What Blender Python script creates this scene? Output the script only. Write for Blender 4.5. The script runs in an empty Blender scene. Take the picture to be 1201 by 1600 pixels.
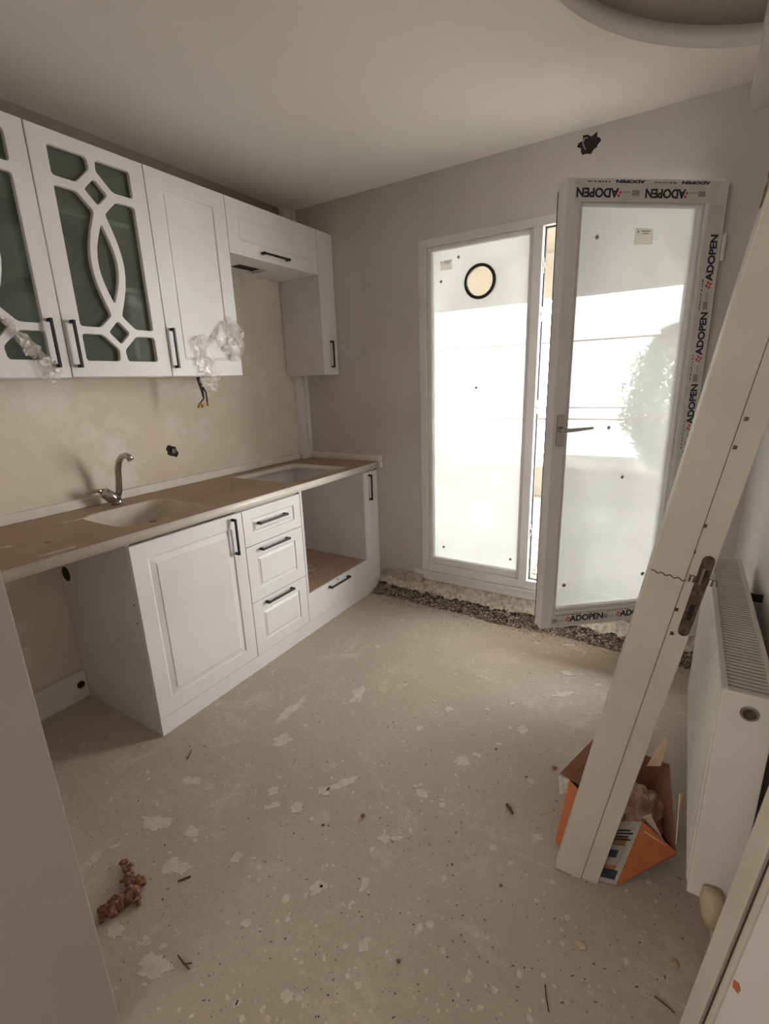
import bpy, bmesh, math, random
from mathutils import Vector, Matrix, noise
random.seed(7)
S = bpy.context.scene
COL = S.collection

# ------------------------------------------------------------------ camera
CAM = Vector((2.3128, -2.6544, 1.4138))
RV = Vector((0.85091503, 0.5242107, -0.03386372))
UV = Vector((-0.11122074, 0.24279027, 0.96368191))
FV = Vector((-0.51339415, 0.81624508, -0.26489699))
FPX = 743.33
cd = bpy.data.cameras.new('camera')
cam = bpy.data.objects.new('camera', cd)
COL.objects.link(cam)
m = Matrix.Identity(4)
for i, v in enumerate((RV, UV, -FV)):
    for k in range(3):
        m[k][i] = v[k]
m.translation = CAM
cam.matrix_world = m
cd.sensor_fit = 'VERTICAL'
cd.sensor_height = 36
cd.lens = FPX / 1600 * 36
cd.clip_start = 0.02
S.camera = cam

# ------------------------------------------------------------------ light
SKY = 12.0
W = bpy.data.worlds.new('world')
S.world = W
W.use_nodes = True
nt = W.node_tree
bg = nt.nodes['Background']
bg.inputs[0].default_value = (1.0, 0.995, 0.975, 1)
bg.inputs[1].default_value = SKY


def area(name, loc, rot, sx, sy, power, col=(1, 1, 1)):
    l = bpy.data.lights.new(name, 'AREA')
    l.shape = 'RECTANGLE'
    l.size, l.size_y = sx, sy
    l.energy = power
    l.color = col
    o = bpy.data.objects.new(name, l)
    o.location = loc
    o.rotation_euler = rot
    COL.objects.link(o)
    return o


# portal for the sky coming through the balcony door
pt = area('sky_portal', (1.65, 0.09, 1.2), (math.radians(-90), 0, 0), 1.5, 2.05, 1)
pt.data.cycles.is_portal = True
# added fill light in the hall behind the camera, no window there
area('hall_fill_light', (1.3, -5.1, 1.5), (math.radians(90), 0, 0), 1.5, 1.3, 13, (1, 0.96, 0.90))

S.view_settings.view_transform = 'Standard'
S.view_settings.look = 'None'
S.view_settings.exposure = 1.0
S.view_settings.gamma = 1
S.view_settings.use_curve_mapping = False
S.cycles.max_bounces = 10
S.cycles.diffuse_bounces = 6
S.cycles.transparent_max_bounces = 16


# ------------------------------------------------------------------ materials
def rgb(r, g, b):
    f = lambda c: (c / 255 / 12.92) if c / 255 <= 0.04045 else ((c / 255 + 0.055) / 1.055) ** 2.4
    return (f(r), f(g), f(b), 1)


def new_mat(name):
    m = bpy.data.materials.new(name)
    m.use_nodes = True
    return m, m.node_tree, m.node_tree.nodes['Principled BSDF']


def N(nt, t, **kw):
    n = nt.nodes.new(t)
    for k, v in kw.items():
        if k.startswith('i_'):
            key = k[2:]
            n.inputs[int(key) if key.isdigit() else key].default_value = v
        else:
            setattr(n, k, v)
    return n


def ramp(nt, src, a, b, ca=(0, 0, 0, 1), cb=(1, 1, 1, 1)):
    r = nt.nodes.new('ShaderNodeValToRGB')
    r.color_ramp.elements[0].position = a
    r.color_ramp.elements[1].position = b
    r.color_ramp.elements[0].color = ca
    r.color_ramp.elements[1].color = cb
    nt.links.new(src, r.inputs[0])
    return r.outputs[0]


def mixc(nt, fac, a, b):
    mx = nt.nodes.new('ShaderNodeMix')
    mx.data_type = 'RGBA'
    for v, k in ((fac, 0), (a, 6), (b, 7)):
        if hasattr(v, 'is_linked') or hasattr(v, 'links'):
            nt.links.new(v, mx.inputs[k])
        else:
            mx.inputs[k].default_value = v
    return mx.outputs[2]


def noise_out(nt, scale, detail=4, rough=0.55, vec=None, dist=0):
    n = nt.nodes.new('ShaderNodeTexNoise')
    n.inputs['Scale'].default_value = scale
    n.inputs['Detail'].default_value = detail
    n.inputs['Roughness'].default_value = rough
    n.inputs['Distortion'].default_value = dist
    if vec is None:
        g = nt.nodes.new('ShaderNodeNewGeometry')
        vec = g.outputs['Position']
    nt.links.new(vec, n.inputs['Vector'])
    return n.outputs['Fac']


def bump(nt, bs, src, strength=0.2, dist=0.01):
    b = nt.nodes.new('ShaderNodeBump')
    b.inputs['Strength'].default_value = strength
    b.inputs['Distance'].default_value = dist
    nt.links.new(src, b.inputs['Height'])
    nt.links.new(b.outputs[0], bs.inputs['Normal'])


def plain(name, c, rough=0.5, metal=0.0, c2=None, scale=6, lo=0.4, hi=0.7, bmp=0, bscale=40, spec=0.5):
    m, nt, bs = new_mat(name)
    bs.inputs['Roughness'].default_value = rough
    bs.inputs['Metallic'].default_value = metal
    bs.inputs['Specular IOR Level'].default_value = spec
    if c2:
        nt.links.new(mixc(nt, ramp(nt, noise_out(nt, scale), lo, hi), c, c2), bs.inputs['Base Color'])
    else:
        bs.inputs['Base Color'].default_value = c
    if bmp:
        bump(nt, bs, noise_out(nt, bscale), bmp, 0.004)
    return m


M = {}
M['lacquer'] = plain('white_lacquer', rgb(226, 224, 226), 0.42, c2=rgb(218, 215, 215), scale=3)
M['pvc'] = plain('white_pvc', rgb(216, 213, 211), 0.38, c2=rgb(206, 202, 198), scale=4)
M['melamine'] = plain('white_melamine', rgb(214, 210, 214), 0.5, c2=rgb(204, 199, 201), scale=5)
M['wall'] = plain('grey_wall_paint', rgb(199, 193, 188), 0.85, c2=rgb(189, 182, 176), scale=2.2, bmp=0.12, bscale=60)
M['wall_white'] = plain('white_wall_paint', rgb(224, 219, 217), 0.85, c2=rgb(217, 211, 207), scale=2.2)
M['wall_end'] = plain('doorway_wall_paint', rgb(186, 179, 172), 0.8, c2=rgb(180, 172, 165), scale=2.2)
M['ceiling'] = plain('ceiling_paint', rgb(238, 234, 226), 0.9, c2=rgb(233, 229, 220), scale=1.1)
M['recess'] = plain('dark_recess_ceiling', rgb(150, 140, 134), 0.9)  # darker than the ceiling around the recess
M['black'] = plain('black_metal', rgb(28, 27, 28), 0.4, 0.3)
M['chrome'] = plain('chrome', rgb(190, 188, 184), 0.16, 1.0)
M['nickel'] = plain('tarnished_steel', rgb(128, 112, 98), 0.4, 0.75, c2=rgb(84, 66, 54), scale=60, lo=0.35, hi=0.65)
M['gasket'] = plain('black_gasket', rgb(38, 35, 32), 0.6)
M['jamb'] = plain('cream_jamb_paint', rgb(204, 197, 184), 0.45, c2=rgb(197, 188, 174), scale=5)
M['radiator'] = plain('radiator_enamel', rgb(222, 219, 212), 0.35, c2=rgb(214, 210, 200), scale=6)
M['grille'] = plain('radiator_grille_enamel', rgb(196, 190, 178), 0.5)
M['dark'] = plain('cavity_shade', rgb(46, 38, 33), 0.9, c2=rgb(30, 25, 22), scale=30)  # dark tone stands in for shade inside holes and hollows
M['card_in'] = plain('cardboard', rgb(150, 104, 78), 0.85, c2=rgb(133, 89, 66), scale=9)
M['card_pale'] = plain('pale_cardboard', rgb(232, 205, 180), 0.85, c2=rgb(220, 190, 163), scale=9)
M['orange'] = plain('orange_print', rgb(200, 116, 74), 0.7, c2=rgb(186, 104, 64), scale=12)
M['greyprint'] = plain('grey_print', rgb(176, 166, 156), 0.7, c2=rgb(163, 152, 142), scale=16)
M['ink'] = plain('dark_ink', rgb(42, 44, 62), 0.7)
M['greyink'] = plain('grey_ink', rgb(150, 146, 142), 0.7)
M['redink'] = plain('red_ink', rgb(205, 62, 58), 0.7)
M['tape'] = plain('printed_film_tape', rgb(206, 203, 197), 0.45, c2=rgb(196, 193, 186), scale=20)
M['label'] = plain('paper_label', rgb(188, 186, 180), 0.8)
M['label'] = plain('paper_label', rgb(214, 212, 206), 0.8)
_l = M['label'].node_tree
_t = N(_l, 'ShaderNodeBsdfTranslucent')
_t.inputs[0].default_value = (.42, .42, .40, 1)
_a = N(_l, 'ShaderNodeAddShader')
_l.links.new(_l.nodes['Principled BSDF'].outputs[0], _a.inputs[0])
_l.links.new(_t.outputs[0], _a.inputs[1])
_l.links.new(_a.outputs[0], _l.nodes['Material Output'].inputs[0])
M['rust'] = plain('rusty_lump', rgb(150, 108, 80), 0.95, c2=rgb(98, 62, 44), scale=90, bmp=0.6, bscale=120)
M['red'] = plain('red_enamel', rgb(205, 60, 55), 0.5)
M['brass'] = plain('brass', rgb(190, 150, 60), 0.4, 0.8)
M['foam'] = plain('filler_foam', rgb(212, 203, 188), 0.95, c2=rgb(172, 158, 140), scale=35, bmp=0.5, bscale=70)
M['rubble'] = plain('broken_mortar', rgb(134, 116, 102), 0.95, c2=rgb(84, 64, 55), scale=38, lo=0.4, hi=0.6)
M['rubble_pale'] = plain('pale_mortar', rgb(190, 180, 164), 0.95, c2=rgb(150, 138, 122), scale=35)
M['brown'] = plain('reddish_pebble', rgb(140, 96, 80), 0.8)
M['terracotta'] = plain('terracotta_sticker', rgb(190, 110, 74), 0.8)
M['valve'] = plain('cream_plastic', rgb(200, 184, 156), 0.6, c2=rgb(176, 156, 124), scale=30)
M['leafgreen'] = plain('foliage', rgb(104, 112, 96), 0.9, c2=rgb(124, 130, 114), scale=4, spec=0.1)
M['bark'] = plain('bark', rgb(96, 84, 72), 0.9)
M['outbeige'] = plain('balcony_render', rgb(128, 119, 104), 0.9, c2=rgb(120, 111, 97), scale=5)
M['outgrey'] = plain('steel_grey', rgb(120, 118, 116), 0.5, 0.4)
M['wood'] = plain('wood_splinter', rgb(96, 72, 52), 0.9)
M['crackdark'] = plain('crack_dark', rgb(84, 62, 48), 0.9)


def make_backsplash():
    m, nt, bs = new_mat('bare_plaster')
    c = mixc(nt, ramp(nt, noise_out(nt, 1.4, 5), 0.38, 0.66), rgb(222, 210, 192), rgb(211, 197, 178))
    c = mixc(nt, ramp(nt, noise_out(nt, 2.4, 8, 0.7), 0.50, 0.62), c, rgb(226, 218, 203))
    c = mixc(nt, ramp(nt, noise_out(nt, 16, 8, 0.8, dist=1.5), 0.64, 0.70), c, rgb(182, 165, 144))
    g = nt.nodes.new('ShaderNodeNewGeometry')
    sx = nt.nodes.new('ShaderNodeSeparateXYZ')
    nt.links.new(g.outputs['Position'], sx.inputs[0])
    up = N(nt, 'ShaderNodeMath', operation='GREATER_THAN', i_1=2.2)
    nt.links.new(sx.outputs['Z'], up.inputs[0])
    c = mixc(nt, up.outputs[0], c, rgb(150, 141, 134))  # grey top strip, darkened for the shade above the wall cabinets
    nt.links.new(c, bs.inputs['Base Color'])
    bs.inputs['Roughness'].default_value = 0.9
    bump(nt, bs, noise_out(nt, 25, 6), 0.25, 0.004)
    return m


M['plaster'] = make_backsplash()


def make_floor():
    m, nt, bs = new_mat('raw_screed')
    c = mixc(nt, ramp(nt, noise_out(nt, 1.6, 8, 0.65), 0.35, 0.7), rgb(198, 186, 168), rgb(176, 164, 146))
    c = mixc(nt, ramp(nt, noise_out(nt, 38, 8, 0.75), 0.42, 0.62), c, rgb(184, 172, 155))
    c = mixc(nt, ramp(nt, noise_out(nt, 130, 4, 0.7), 0.55, 0.75), c, rgb(158, 145, 128))
    # spilt plaster: clouds, spots and fine crumbs
    c = mixc(nt, ramp(nt, noise_out(nt, 4.5, 10, 0.78, dist=0.8), 0.55, 0.68), c, rgb(208, 198, 181))
    sp = ramp(nt, noise_out(nt, 20, 5, 0.6), 0.66, 0.69)
    c = mixc(nt, sp, c, rgb(216, 208, 193))
    sp = ramp(nt, noise_out(nt, 62, 3, 0.5), 0.69, 0.72)
    c = mixc(nt, sp, c, rgb(214, 206, 192))
    dk = ramp(nt, noise_out(nt, 75, 2, 0.5), 0.29, 0.25)
    dk = ramp(nt, noise_out(nt, 75, 2, 0.5, dist=0.3), 0.70, 0.73)
    c = mixc(nt, dk, c, rgb(104, 90, 76))
    g = nt.nodes.new('ShaderNodeNewGeometry')
    mp = N(nt, 'ShaderNodeMapping')
    mp.inputs['Rotation'].default_value = (0, 0, 0.6)
    mp.inputs['Scale'].default_value = (4, 60, 1)
    nt.links.new(g.outputs['Position'], mp.inputs['Vector'])
    scr = ramp(nt, noise_out(nt, 1.0, 3, 0.5, vec=mp.outputs[0]), 0.70, 0.76)
    c = mixc(nt, scr, c, rgb(204, 194, 177))
    nt.links.new(c, bs.inputs['Base Color'])
    bs.inputs['Roughness'].default_value = 0.88
    bump(nt, bs, noise_out(nt, 45, 8, 0.7), 0.35, 0.004)
    return m


M['floor'] = make_floor()


def make_splat():
    m, nt, bs = new_mat('dried_plaster_splash')
    c = mixc(nt, ramp(nt, noise_out(nt, 40, 6, 0.7), 0.4, 0.65), rgb(214, 206, 191), rgb(200, 189, 172))
    nt.links.new(c, bs.inputs['Base Color'])
    bs.inputs['Roughness'].default_value = 0.9
    bump(nt, bs, noise_out(nt, 90, 6), 0.4, 0.003)
    return m


M['splat'] = make_splat()


def make_dusty():
    m, nt, bs = new_mat('dusty_worktop_film')
    c = mixc(nt, ramp(nt, noise_out(nt, 2.5, 6, 0.65), 0.35, 0.7), rgb(176, 152, 128), rgb(156, 130, 106))
    c = mixc(nt, ramp(nt, noise_out(nt, 9, 9, 0.75, dist=1), 0.62, 0.7), c, rgb(142, 108, 84))
    c = mixc(nt, ramp(nt, noise_out(nt, 80, 3), 0.68, 0.74), c, rgb(196, 182, 160))
    nt.links.new(c, bs.inputs['Base Color'])
    bs.inputs['Roughness'].default_value = 0.6
    bump(nt, bs, noise_out(nt, 40, 5), 0.2, 0.002)
    return m


M['dusty'] = make_dusty()
M['stone'] = plain('cream_worktop', rgb(226, 220, 208), 0.35, c2=rgb(219, 211, 197), scale=10)
M['basin'] = plain('cream_basin', rgb(216, 205, 187), 0.45, c2=rgb(200, 188, 168), scale=8)


def make_film_glass():
    # pane under milky protective film: part of the light goes straight through, part is scattered
    m = bpy.data.materials.new('film_covered_glass')
    m.use_nodes = True
    nt = m.node_tree
    nt.nodes.remove(nt.nodes['Principled BSDF'])
    out = nt.nodes['Material Output']
    tr = N(nt, 'ShaderNodeBsdfTransparent')
    tr.inputs[0].default_value = (0.98, 1, 0.98, 1)
    tl = N(nt, 'ShaderNodeBsdfTranslucent')
    tl.inputs[0].default_value = (0.465, 0.47, 0.457, 1)
    df = N(nt, 'ShaderNodeBsdfDiffuse')
    df.inputs[0].default_value = (0.7, 0.72, 0.72, 1)
    gl = N(nt, 'ShaderNodeBsdfGlossy')
    gl.inputs['Roughness'].default_value = 0.03
    m1 = N(nt, 'ShaderNodeMixShader')
    m1.inputs[0].default_value = 0.3
    nt.links.new(tl.outputs[0], m1.inputs[1])
    nt.links.new(df.outputs[0], m1.inputs[2])
    m2 = N(nt, 'ShaderNodeMixShader')
    smear = ramp(nt, noise_out(nt, 3.2, 5, 0.6, dist=0.8), 0.35, 0.7, (0.76, 0.76, 0.76, 1), (0.86, 0.86, 0.86, 1))
    nt.links.new(smear, m2.inputs[0])
    nt.links.new(tr.outputs[0], m2.inputs[1])
    nt.links.new(m1.outputs[0], m2.inputs[2])
    m3 = N(nt, 'ShaderNodeMixShader')
    fr = N(nt, 'ShaderNodeFresnel')
    fr.inputs[0].default_value = 1.3
    nt.links.new(fr.outputs[0], m3.inputs[0])
    nt.links.new(m2.outputs[0], m3.inputs[1])
    nt.links.new(gl.outputs[0], m3.inputs[2])
    nt.links.new(m3.outputs[0], out.inputs[0])
    return m


M['film_glass'] = make_film_glass()


def make_tint_glass():
    m = bpy.data.materials.new('smoky_green_glass')
    m.use_nodes = True
    nt = m.node_tree
    nt.nodes.remove(nt.nodes['Principled BSDF'])
    out = nt.nodes['Material Output']
    tr = N(nt, 'ShaderNodeBsdfTransparent')
    tr.inputs[0].default_value = (0.80, 0.87, 0.83, 1)
    df = N(nt, 'ShaderNodeBsdfDiffuse')
    df.inputs[0].default_value = (0.30, 0.33, 0.305, 1)
    gl = N(nt, 'ShaderNodeBsdfGlossy')
    gl.inputs['Roughness'].default_value = 0.05
    m1 = N(nt, 'ShaderNodeMixShader')
    m1.inputs[0].default_value = 0.22
    nt.links.new(tr.outputs[0], m1.inputs[1])
    nt.links.new(df.outputs[0], m1.inputs[2])
    m3 = N(nt, 'ShaderNodeMixShader')
    fr = N(nt, 'ShaderNodeFresnel')
    fr.inputs[0].default_value = 1.45
    nt.links.new(fr.outputs[0], m3.inputs[0])
    nt.links.new(m1.outputs[0], m3.inputs[1])
    nt.links.new(gl.outputs[0], m3.inputs[2])
    nt.links.new(m3.outputs[0], out.inputs[0])
    return m


M['tint_glass'] = make_tint_glass()


def make_cling():
    m = bpy.data.materials.new('clear_cling_film')
    m.use_nodes = True
    nt = m.node_tree
    nt.nodes.remove(nt.nodes['Principled BSDF'])
    out = nt.nodes['Material Output']
    tr = N(nt, 'ShaderNodeBsdfTransparent')
    df = N(nt, 'ShaderNodeBsdfDiffuse')
    df.inputs[0].default_value = (0.75, 0.70, 0.62, 1)
    gl = N(nt, 'ShaderNodeBsdfGlossy')
    gl.inputs['Roughness'].default_value = 0.2
    m1 = N(nt, 'ShaderNodeMixShader')
    m1.inputs[0].default_value = 0.10
    nt.links.new(df.outputs[0], m1.inputs[1])
    nt.links.new(gl.outputs[0], m1.inputs[2])
    m2 = N(nt, 'ShaderNodeMixShader')
    m2.inputs[0].default_value = 0.2
    nt.links.new(tr.outputs[0], m2.inputs[1])
    nt.links.new(m1.outputs[0], m2.inputs[2])
    nt.links.new(m2.outputs[0], out.inputs[0])
    return m


M['cling'] = make_cling()


# ------------------------------------------------------------------ mesh helpers
class G:
    """collects geometry for ONE mesh"""

    def __init__(s):
        s.v, s.f = [], []

    def add(s, vs, fs):
        o = len(s.v)
        s.v += [tuple(v) for v in vs]
        s.f += [tuple(i + o for i in f) for f in fs]
        return s

    def box(s, x0, x1, y0, y1, z0, z1):
        vs = [(x, y, z) for z in (z0, z1) for y in (y0, y1) for x in (x0, x1)]
        return s.add(vs, [(0, 2, 3, 1), (4, 5, 7, 6), (0, 1, 5, 4), (2, 6, 7, 3), (0, 4, 6, 2), (1, 3, 7, 5)])

    def tube(s, pts, r, n=10, caps=True):
        pts = [Vector(p) for p in pts]
        rs = r if isinstance(r, (list, tuple)) else [r] * len(pts)
        rings = []
        prev = None
        for i, p in enumerate(pts):
            t = (pts[min(i + 1, len(pts) - 1)] - pts[max(i - 1, 0)]).normalized()
            a = prev if prev else (Vector((0, 0, 1)) if abs(t.z) < 0.9 else Vector((1, 0, 0)))
            a = (a - t * a.dot(t)).normalized()
            prev = a
            b = t.cross(a)
            rings.append([p + (a * math.cos(2 * math.pi * k / n) + b * math.sin(2 * math.pi * k / n)) * rs[i] for k in range(n)])
        vs = [v for q in rings for v in q]
        fs = [(i * n + k, i * n + (k + 1) % n, (i + 1) * n + (k + 1) % n, (i + 1) * n + k) for i in range(len(pts) - 1) for k in range(n)]
        if caps:
            fs += [tuple(range(n))[::-1], tuple((len(pts) - 1) * n + k for k in range(n))]
        return s.add(vs, fs)

    def loft(s, loops, cap0=False, cap1=True):
        n = len(loops[0])
        vs = [v for l in loops for v in l]
        fs = [(i * n + k, i * n + (k + 1) % n, (i + 1) * n + (k + 1) % n, (i + 1) * n + k) for i in range(len(loops) - 1) for k in range(n)]
        if cap0:
            fs.append(tuple(range(n))[::-1])
        if cap1:
            fs.append(tuple((len(loops) - 1) * n + k for k in range(n)))
        return s.add(vs, fs)

    def chunk(s, c, r, rnd):
        """irregular little stone: jittered octahedron-like"""
        vs = []
        for d in ((1, 0, 0), (-1, 0, 0), (0, 1, 0), (0, -1, 0), (0, 0, 1), (0, 0, -1)):
            k = r * rnd.uniform(0.55, 1.25)
            vs.append((c[0] + d[0] * k + rnd.uniform(-.3, .3) * r, c[1] + d[1] * k + rnd.uniform(-.3, .3) * r, c[2] + d[2] * k * .6))
        return s.add(vs, [(0, 2, 4), (2, 1, 4), (1, 3, 4), (3, 0, 4), (2, 0, 5), (1, 2, 5), (3, 1, 5), (0, 3, 5)])


def obj(name, g, mat, parent=None, bev=0, smooth=False, matrix=None, fix=True):
    me = bpy.data.meshes.new(name)
    me.from_pydata(g.v, [], g.f)
    if fix:
        bm = bmesh.new()
        bm.from_mesh(me)
        bmesh.ops.recalc_face_normals(bm, faces=bm.faces)
        bm.to_mesh(me)
        bm.free()
    me.materials.append(M[mat] if isinstance(mat, str) else mat)
    if smooth:
        me.shade_smooth()
    o = bpy.data.objects.new(name, me)
    COL.objects.link(o)
    if parent:
        o.parent = parent
    if matrix is not None:
        o.matrix_local = matrix
    if bev:
        b = o.modifiers.new('bevel', 'BEVEL')
        b.width = bev
        b.segments = 2
        b.limit_method = 'ANGLE'
    return o


def curve_obj(name, polys, depth, mat, parent, to3, bev=0.0):
    """flat plate with holes: polys = [outer, hole, ...] in 2-D, thickness depth; to3 maps (a, b, c) to 3-D"""
    cu = bpy.data.curves.new('tmp', 'CURVE')
    cu.dimensions = '2D'
    cu.fill_mode = 'BOTH'
    cu.extrude = depth / 2 - bev
    cu.bevel_depth = bev
    cu.bevel_resolution = 1
    if bev:
        cu.offset = -bev
    for pl in polys:
        sp = cu.splines.new('POLY')
        sp.points.add(len(pl) - 1)
        for i, (a, b) in enumerate(pl):
            sp.points[i].co = (a, b, 0, 1)
        sp.use_cyclic_u = True
    t = bpy.data.objects.new('tmp', cu)
    COL.objects.link(t)
    dg = bpy.context.evaluated_depsgraph_get()
    me = bpy.data.meshes.new_from_object(t.evaluated_get(dg))
    bpy.data.objects.remove(t)
    bpy.data.curves.remove(cu)
    me.name = name
    for v in me.vertices:
        v.co = to3(*v.co)
    me.materials.clear()
    me.materials.append(M[mat])
    bm = bmesh.new()
    bm.from_mesh(me)
    bmesh.ops.remove_doubles(bm, verts=bm.verts, dist=1e-5)
    bmesh.ops.recalc_face_normals(bm, faces=bm.faces)
    bm.to_mesh(me)
    bm.free()
    o = bpy.data.objects.new(name, me)
    COL.objects.link(o)
    if parent:
        o.parent = parent
    return o


_text_cache = {}


def text_obj(name, body, size, mat, parent, matrix, ext=0.0004, bold=0.0):
    key = (body, size, bold)
    if key not in _text_cache:
        cu = bpy.data.curves.new('tmp', 'FONT')
        cu.body = body
        cu.size = size
        cu.extrude = ext
        cu.offset = bold
        cu.align_x = 'CENTER'
        cu.align_y = 'CENTER'
        t = bpy.data.objects.new('tmp', cu)
        COL.objects.link(t)
        dg = bpy.context.evaluated_depsgraph_get()
        me = bpy.data.meshes.new_from_object(t.evaluated_get(dg))
        bpy.data.objects.remove(t)
        me.materials.clear()
        me.materials.append(M[mat])
        me.name = name
        _text_cache[key] = me
    o = bpy.data.objects.new(name, _text_cache[key])
    COL.objects.link(o)
    o.parent = parent
    o.matrix_local = matrix
    return o


def tag(o, label, cat, group=None, kind=None):
    o['label'] = label
    o['category'] = cat
    if group:
        o['group'] = group
    if kind:
        o['kind'] = kind
    return o


def empty(name, loc, label, cat, group=None, rz=0):
    o = bpy.data.objects.new(name, None)
    o.empty_display_size = 0.05
    o.location = loc
    o.rotation_euler = (0, 0, rz)
    COL.objects.link(o)
    return tag(o, label, cat, group)


def struct(name, g, mat, bev=0, label=None):
    o = obj(name, g, mat, bev=bev)
    o['kind'] = 'structure'
    if label:
        o['label'] = label
    return o


def off(g, o):
    """shift geometry into the local frame of an unrotated thing at o"""
    g.v = [(a - o[0], b - o[1], c - o[2]) for a, b, c in g.v]
    return g


def circle(cx, cy, r, n=32, rot=0):
    return [(cx + r * math.cos(rot + 2 * math.pi * k / n), cy + r * math.sin(rot + 2 * math.pi * k / n)) for k in range(n)]


def rrect(x0, x1, y0, y1, r, n=5):
    o = []
    for cx, cy, a in ((x1 - r, y1 - r, 0), (x0 + r, y1 - r, 90), (x0 + r, y0 + r, 180), (x1 - r, y0 + r, 270)):
        for k in range(n + 1):
            t = math.radians(a + 90 * k / n)
            o.append((cx + r * math.cos(t), cy + r * math.sin(t)))
    return o


def round_poly(P, r, n=4):
    """round the corners of a polygon"""
    out = []
    L = len(P)
    for i in range(L):
        p = Vector(P[i])
        a = Vector(P[i - 1]) - p
        b = Vector(P[(i + 1) % L]) - p
        rr = min(r, a.length * 0.45, b.length * 0.45)
        q0 = p + a.normalized() * rr
        q1 = p + b.normalized() * rr
        for k in range(n + 1):
            t = k / n
            q = q0 * (1 - t) ** 2 + p * 2 * t * (1 - t) + q1 * t ** 2
            out.append((q.x, q.y))
    return out


def pix(u, v, z=0.0):
    """floor point at height z seen at photo coordinates u, v"""
    d = FV + RV * ((u - 600.5) / FPX) - UV * ((v - 800) / FPX)
    t = (z - CAM.z) / d.z
    return CAM + d * t


# ------------------------------------------------------------------ the shell
XR, ZC, ZT = 2.59, 2.485, 2.55
YF = -2.362
struct('floor', G().box(-0.3, 3.0, -5.3, 0.199, -0.12, 0.0), 'floor')
# left wall: bare plaster, toned dark above the cabinets for the shade there
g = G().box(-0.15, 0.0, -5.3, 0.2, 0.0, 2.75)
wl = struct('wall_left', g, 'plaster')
# back wall with the door opening (frame outer 0.93..2.35 x 0.12..2.156)
FX0, FX1, FZ0, FZ1 = 0.93, 2.352, 0.188, 2.168
g = G()
g.box(0.0, FX0, 0.0, 0.2, 0.105, 2.75)
g.box(FX1, XR + .15, 0.0, 0.2, 0.105, 2.75)
g.box(FX0, FX1, 0.0, 0.2, FZ1, 2.75)
g.box(FX0, FX1, 0.035, 0.2, 0.02, 0.118)
struct('wall_back', g, 'wall')
struct('wall_right', G().box(XR, XR + .15, -5.3, 0.2, 0.0, 2.75), 'wall_white')
# short wall with the doorway edge close to the camera on the left
struct('wall_front', G().box(0.0, 1.362, YF - .22, YF, 0.0, 2.75), 'wall_end', bev=0.003)
struct('wall_hall', G().box(-0.15, XR + .15, -5.35, -5.2, 0, 2.75), 'wall_white')  # unseen hall end, closed off to block sky light from behind
# dropped ceiling with a round recess, clipped by the beam on the right
bx = 2.394
cc, cr = (2.818, -1.159), 1.004
out = [(0.0, -5.2), (2.60, -5.2)]
th = []
pts = circle(cc[0], cc[1], cr, 160)
arc = [p for p in pts if p[0] < 2.60]
arc.sort(key=lambda p: math.atan2(p[1] - cc[1], -(p[0] - cc[0])))
poly = out + arc + [(2.60, 0.0), (0.0, 0.0)]
curve_obj('ceiling', [poly], ZT - ZC, 'ceiling', None, lambda a, b, c: Vector((a, b, ZC + (ZT - ZC) / 2 + c)))['kind'] = 'structure'
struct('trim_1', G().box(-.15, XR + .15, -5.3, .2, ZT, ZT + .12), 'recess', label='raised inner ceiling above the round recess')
struct('trim_2', G().box(bx, XR, -5.2, 0.0, 2.385, ZT), 'wall_white', label='pale dropped beam along the top of the right wall')
# corner pipe casing
struct('trim_3', G().box(0.0, 0.028, -0.10, 0.0, 0.862, ZC).box(0.028, 0.05, -0.03, 0.0, 0.862, ZC), 'wall_white', label='narrow boxed pipe casing in the left rear corner')

# dark block under the broken back wall, the hollow's shade in its colour
struct('trim_4', G().box(0.5, XR, 0.11, 0.2, -0.02, 0.11), 'dark', label='dark block painted as shade in the hollow under the broken wall foot')


def ragged_strip(x0, x1, zlo, zhi, y0, y1, n, seed, amp=0.02, amph=0.008):
    rnd = random.Random(seed)
    top, bot = [], []
    for i in range(n + 1):
        x = x0 + (x1 - x0) * i / n
        top.append((x, zhi(x) + rnd.uniform(-amph, amph)))
        bot.append((x, zlo(x) + rnd.uniform(-amp, amp)))
    g = G()
    for i in range(n):
        a, b, c, d = bot[i], bot[i + 1], top[i + 1], top[i]
        yy = [y0 + rnd.uniform(-.006, .006) for _ in range(2)]
        vs = [(a[0], yy[0], a[1]), (b[0], y0, b[1]), (c[0], y0 + .004, c[1]), (d[0], y0 + .004, d[1]),
              (a[0], y1, a[1]), (b[0], y1, b[1]), (c[0], y1, c[1]), (d[0], y1, d[1])]
        g.add(vs, [(0, 1, 2, 3), (7, 6, 5, 4), (0, 4, 5, 1), (3, 2, 6, 7), (0, 3, 7, 4), (1, 5, 6, 2)])
    return g


# torn lower edge of the plaster beside the cabinets
wb = bpy.data.objects['wall_back']
sw = obj('torn_plaster_edge', ragged_strip(0.6, 0.93, lambda x: 0.08 + 0.012 * math.sin(x * 30), lambda x: 0.13 + .03 * math.sin((x - .6) * 9), -0.006, 0.1, 34, 3, .007, .004), 'rubble_pale', wb)
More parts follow.
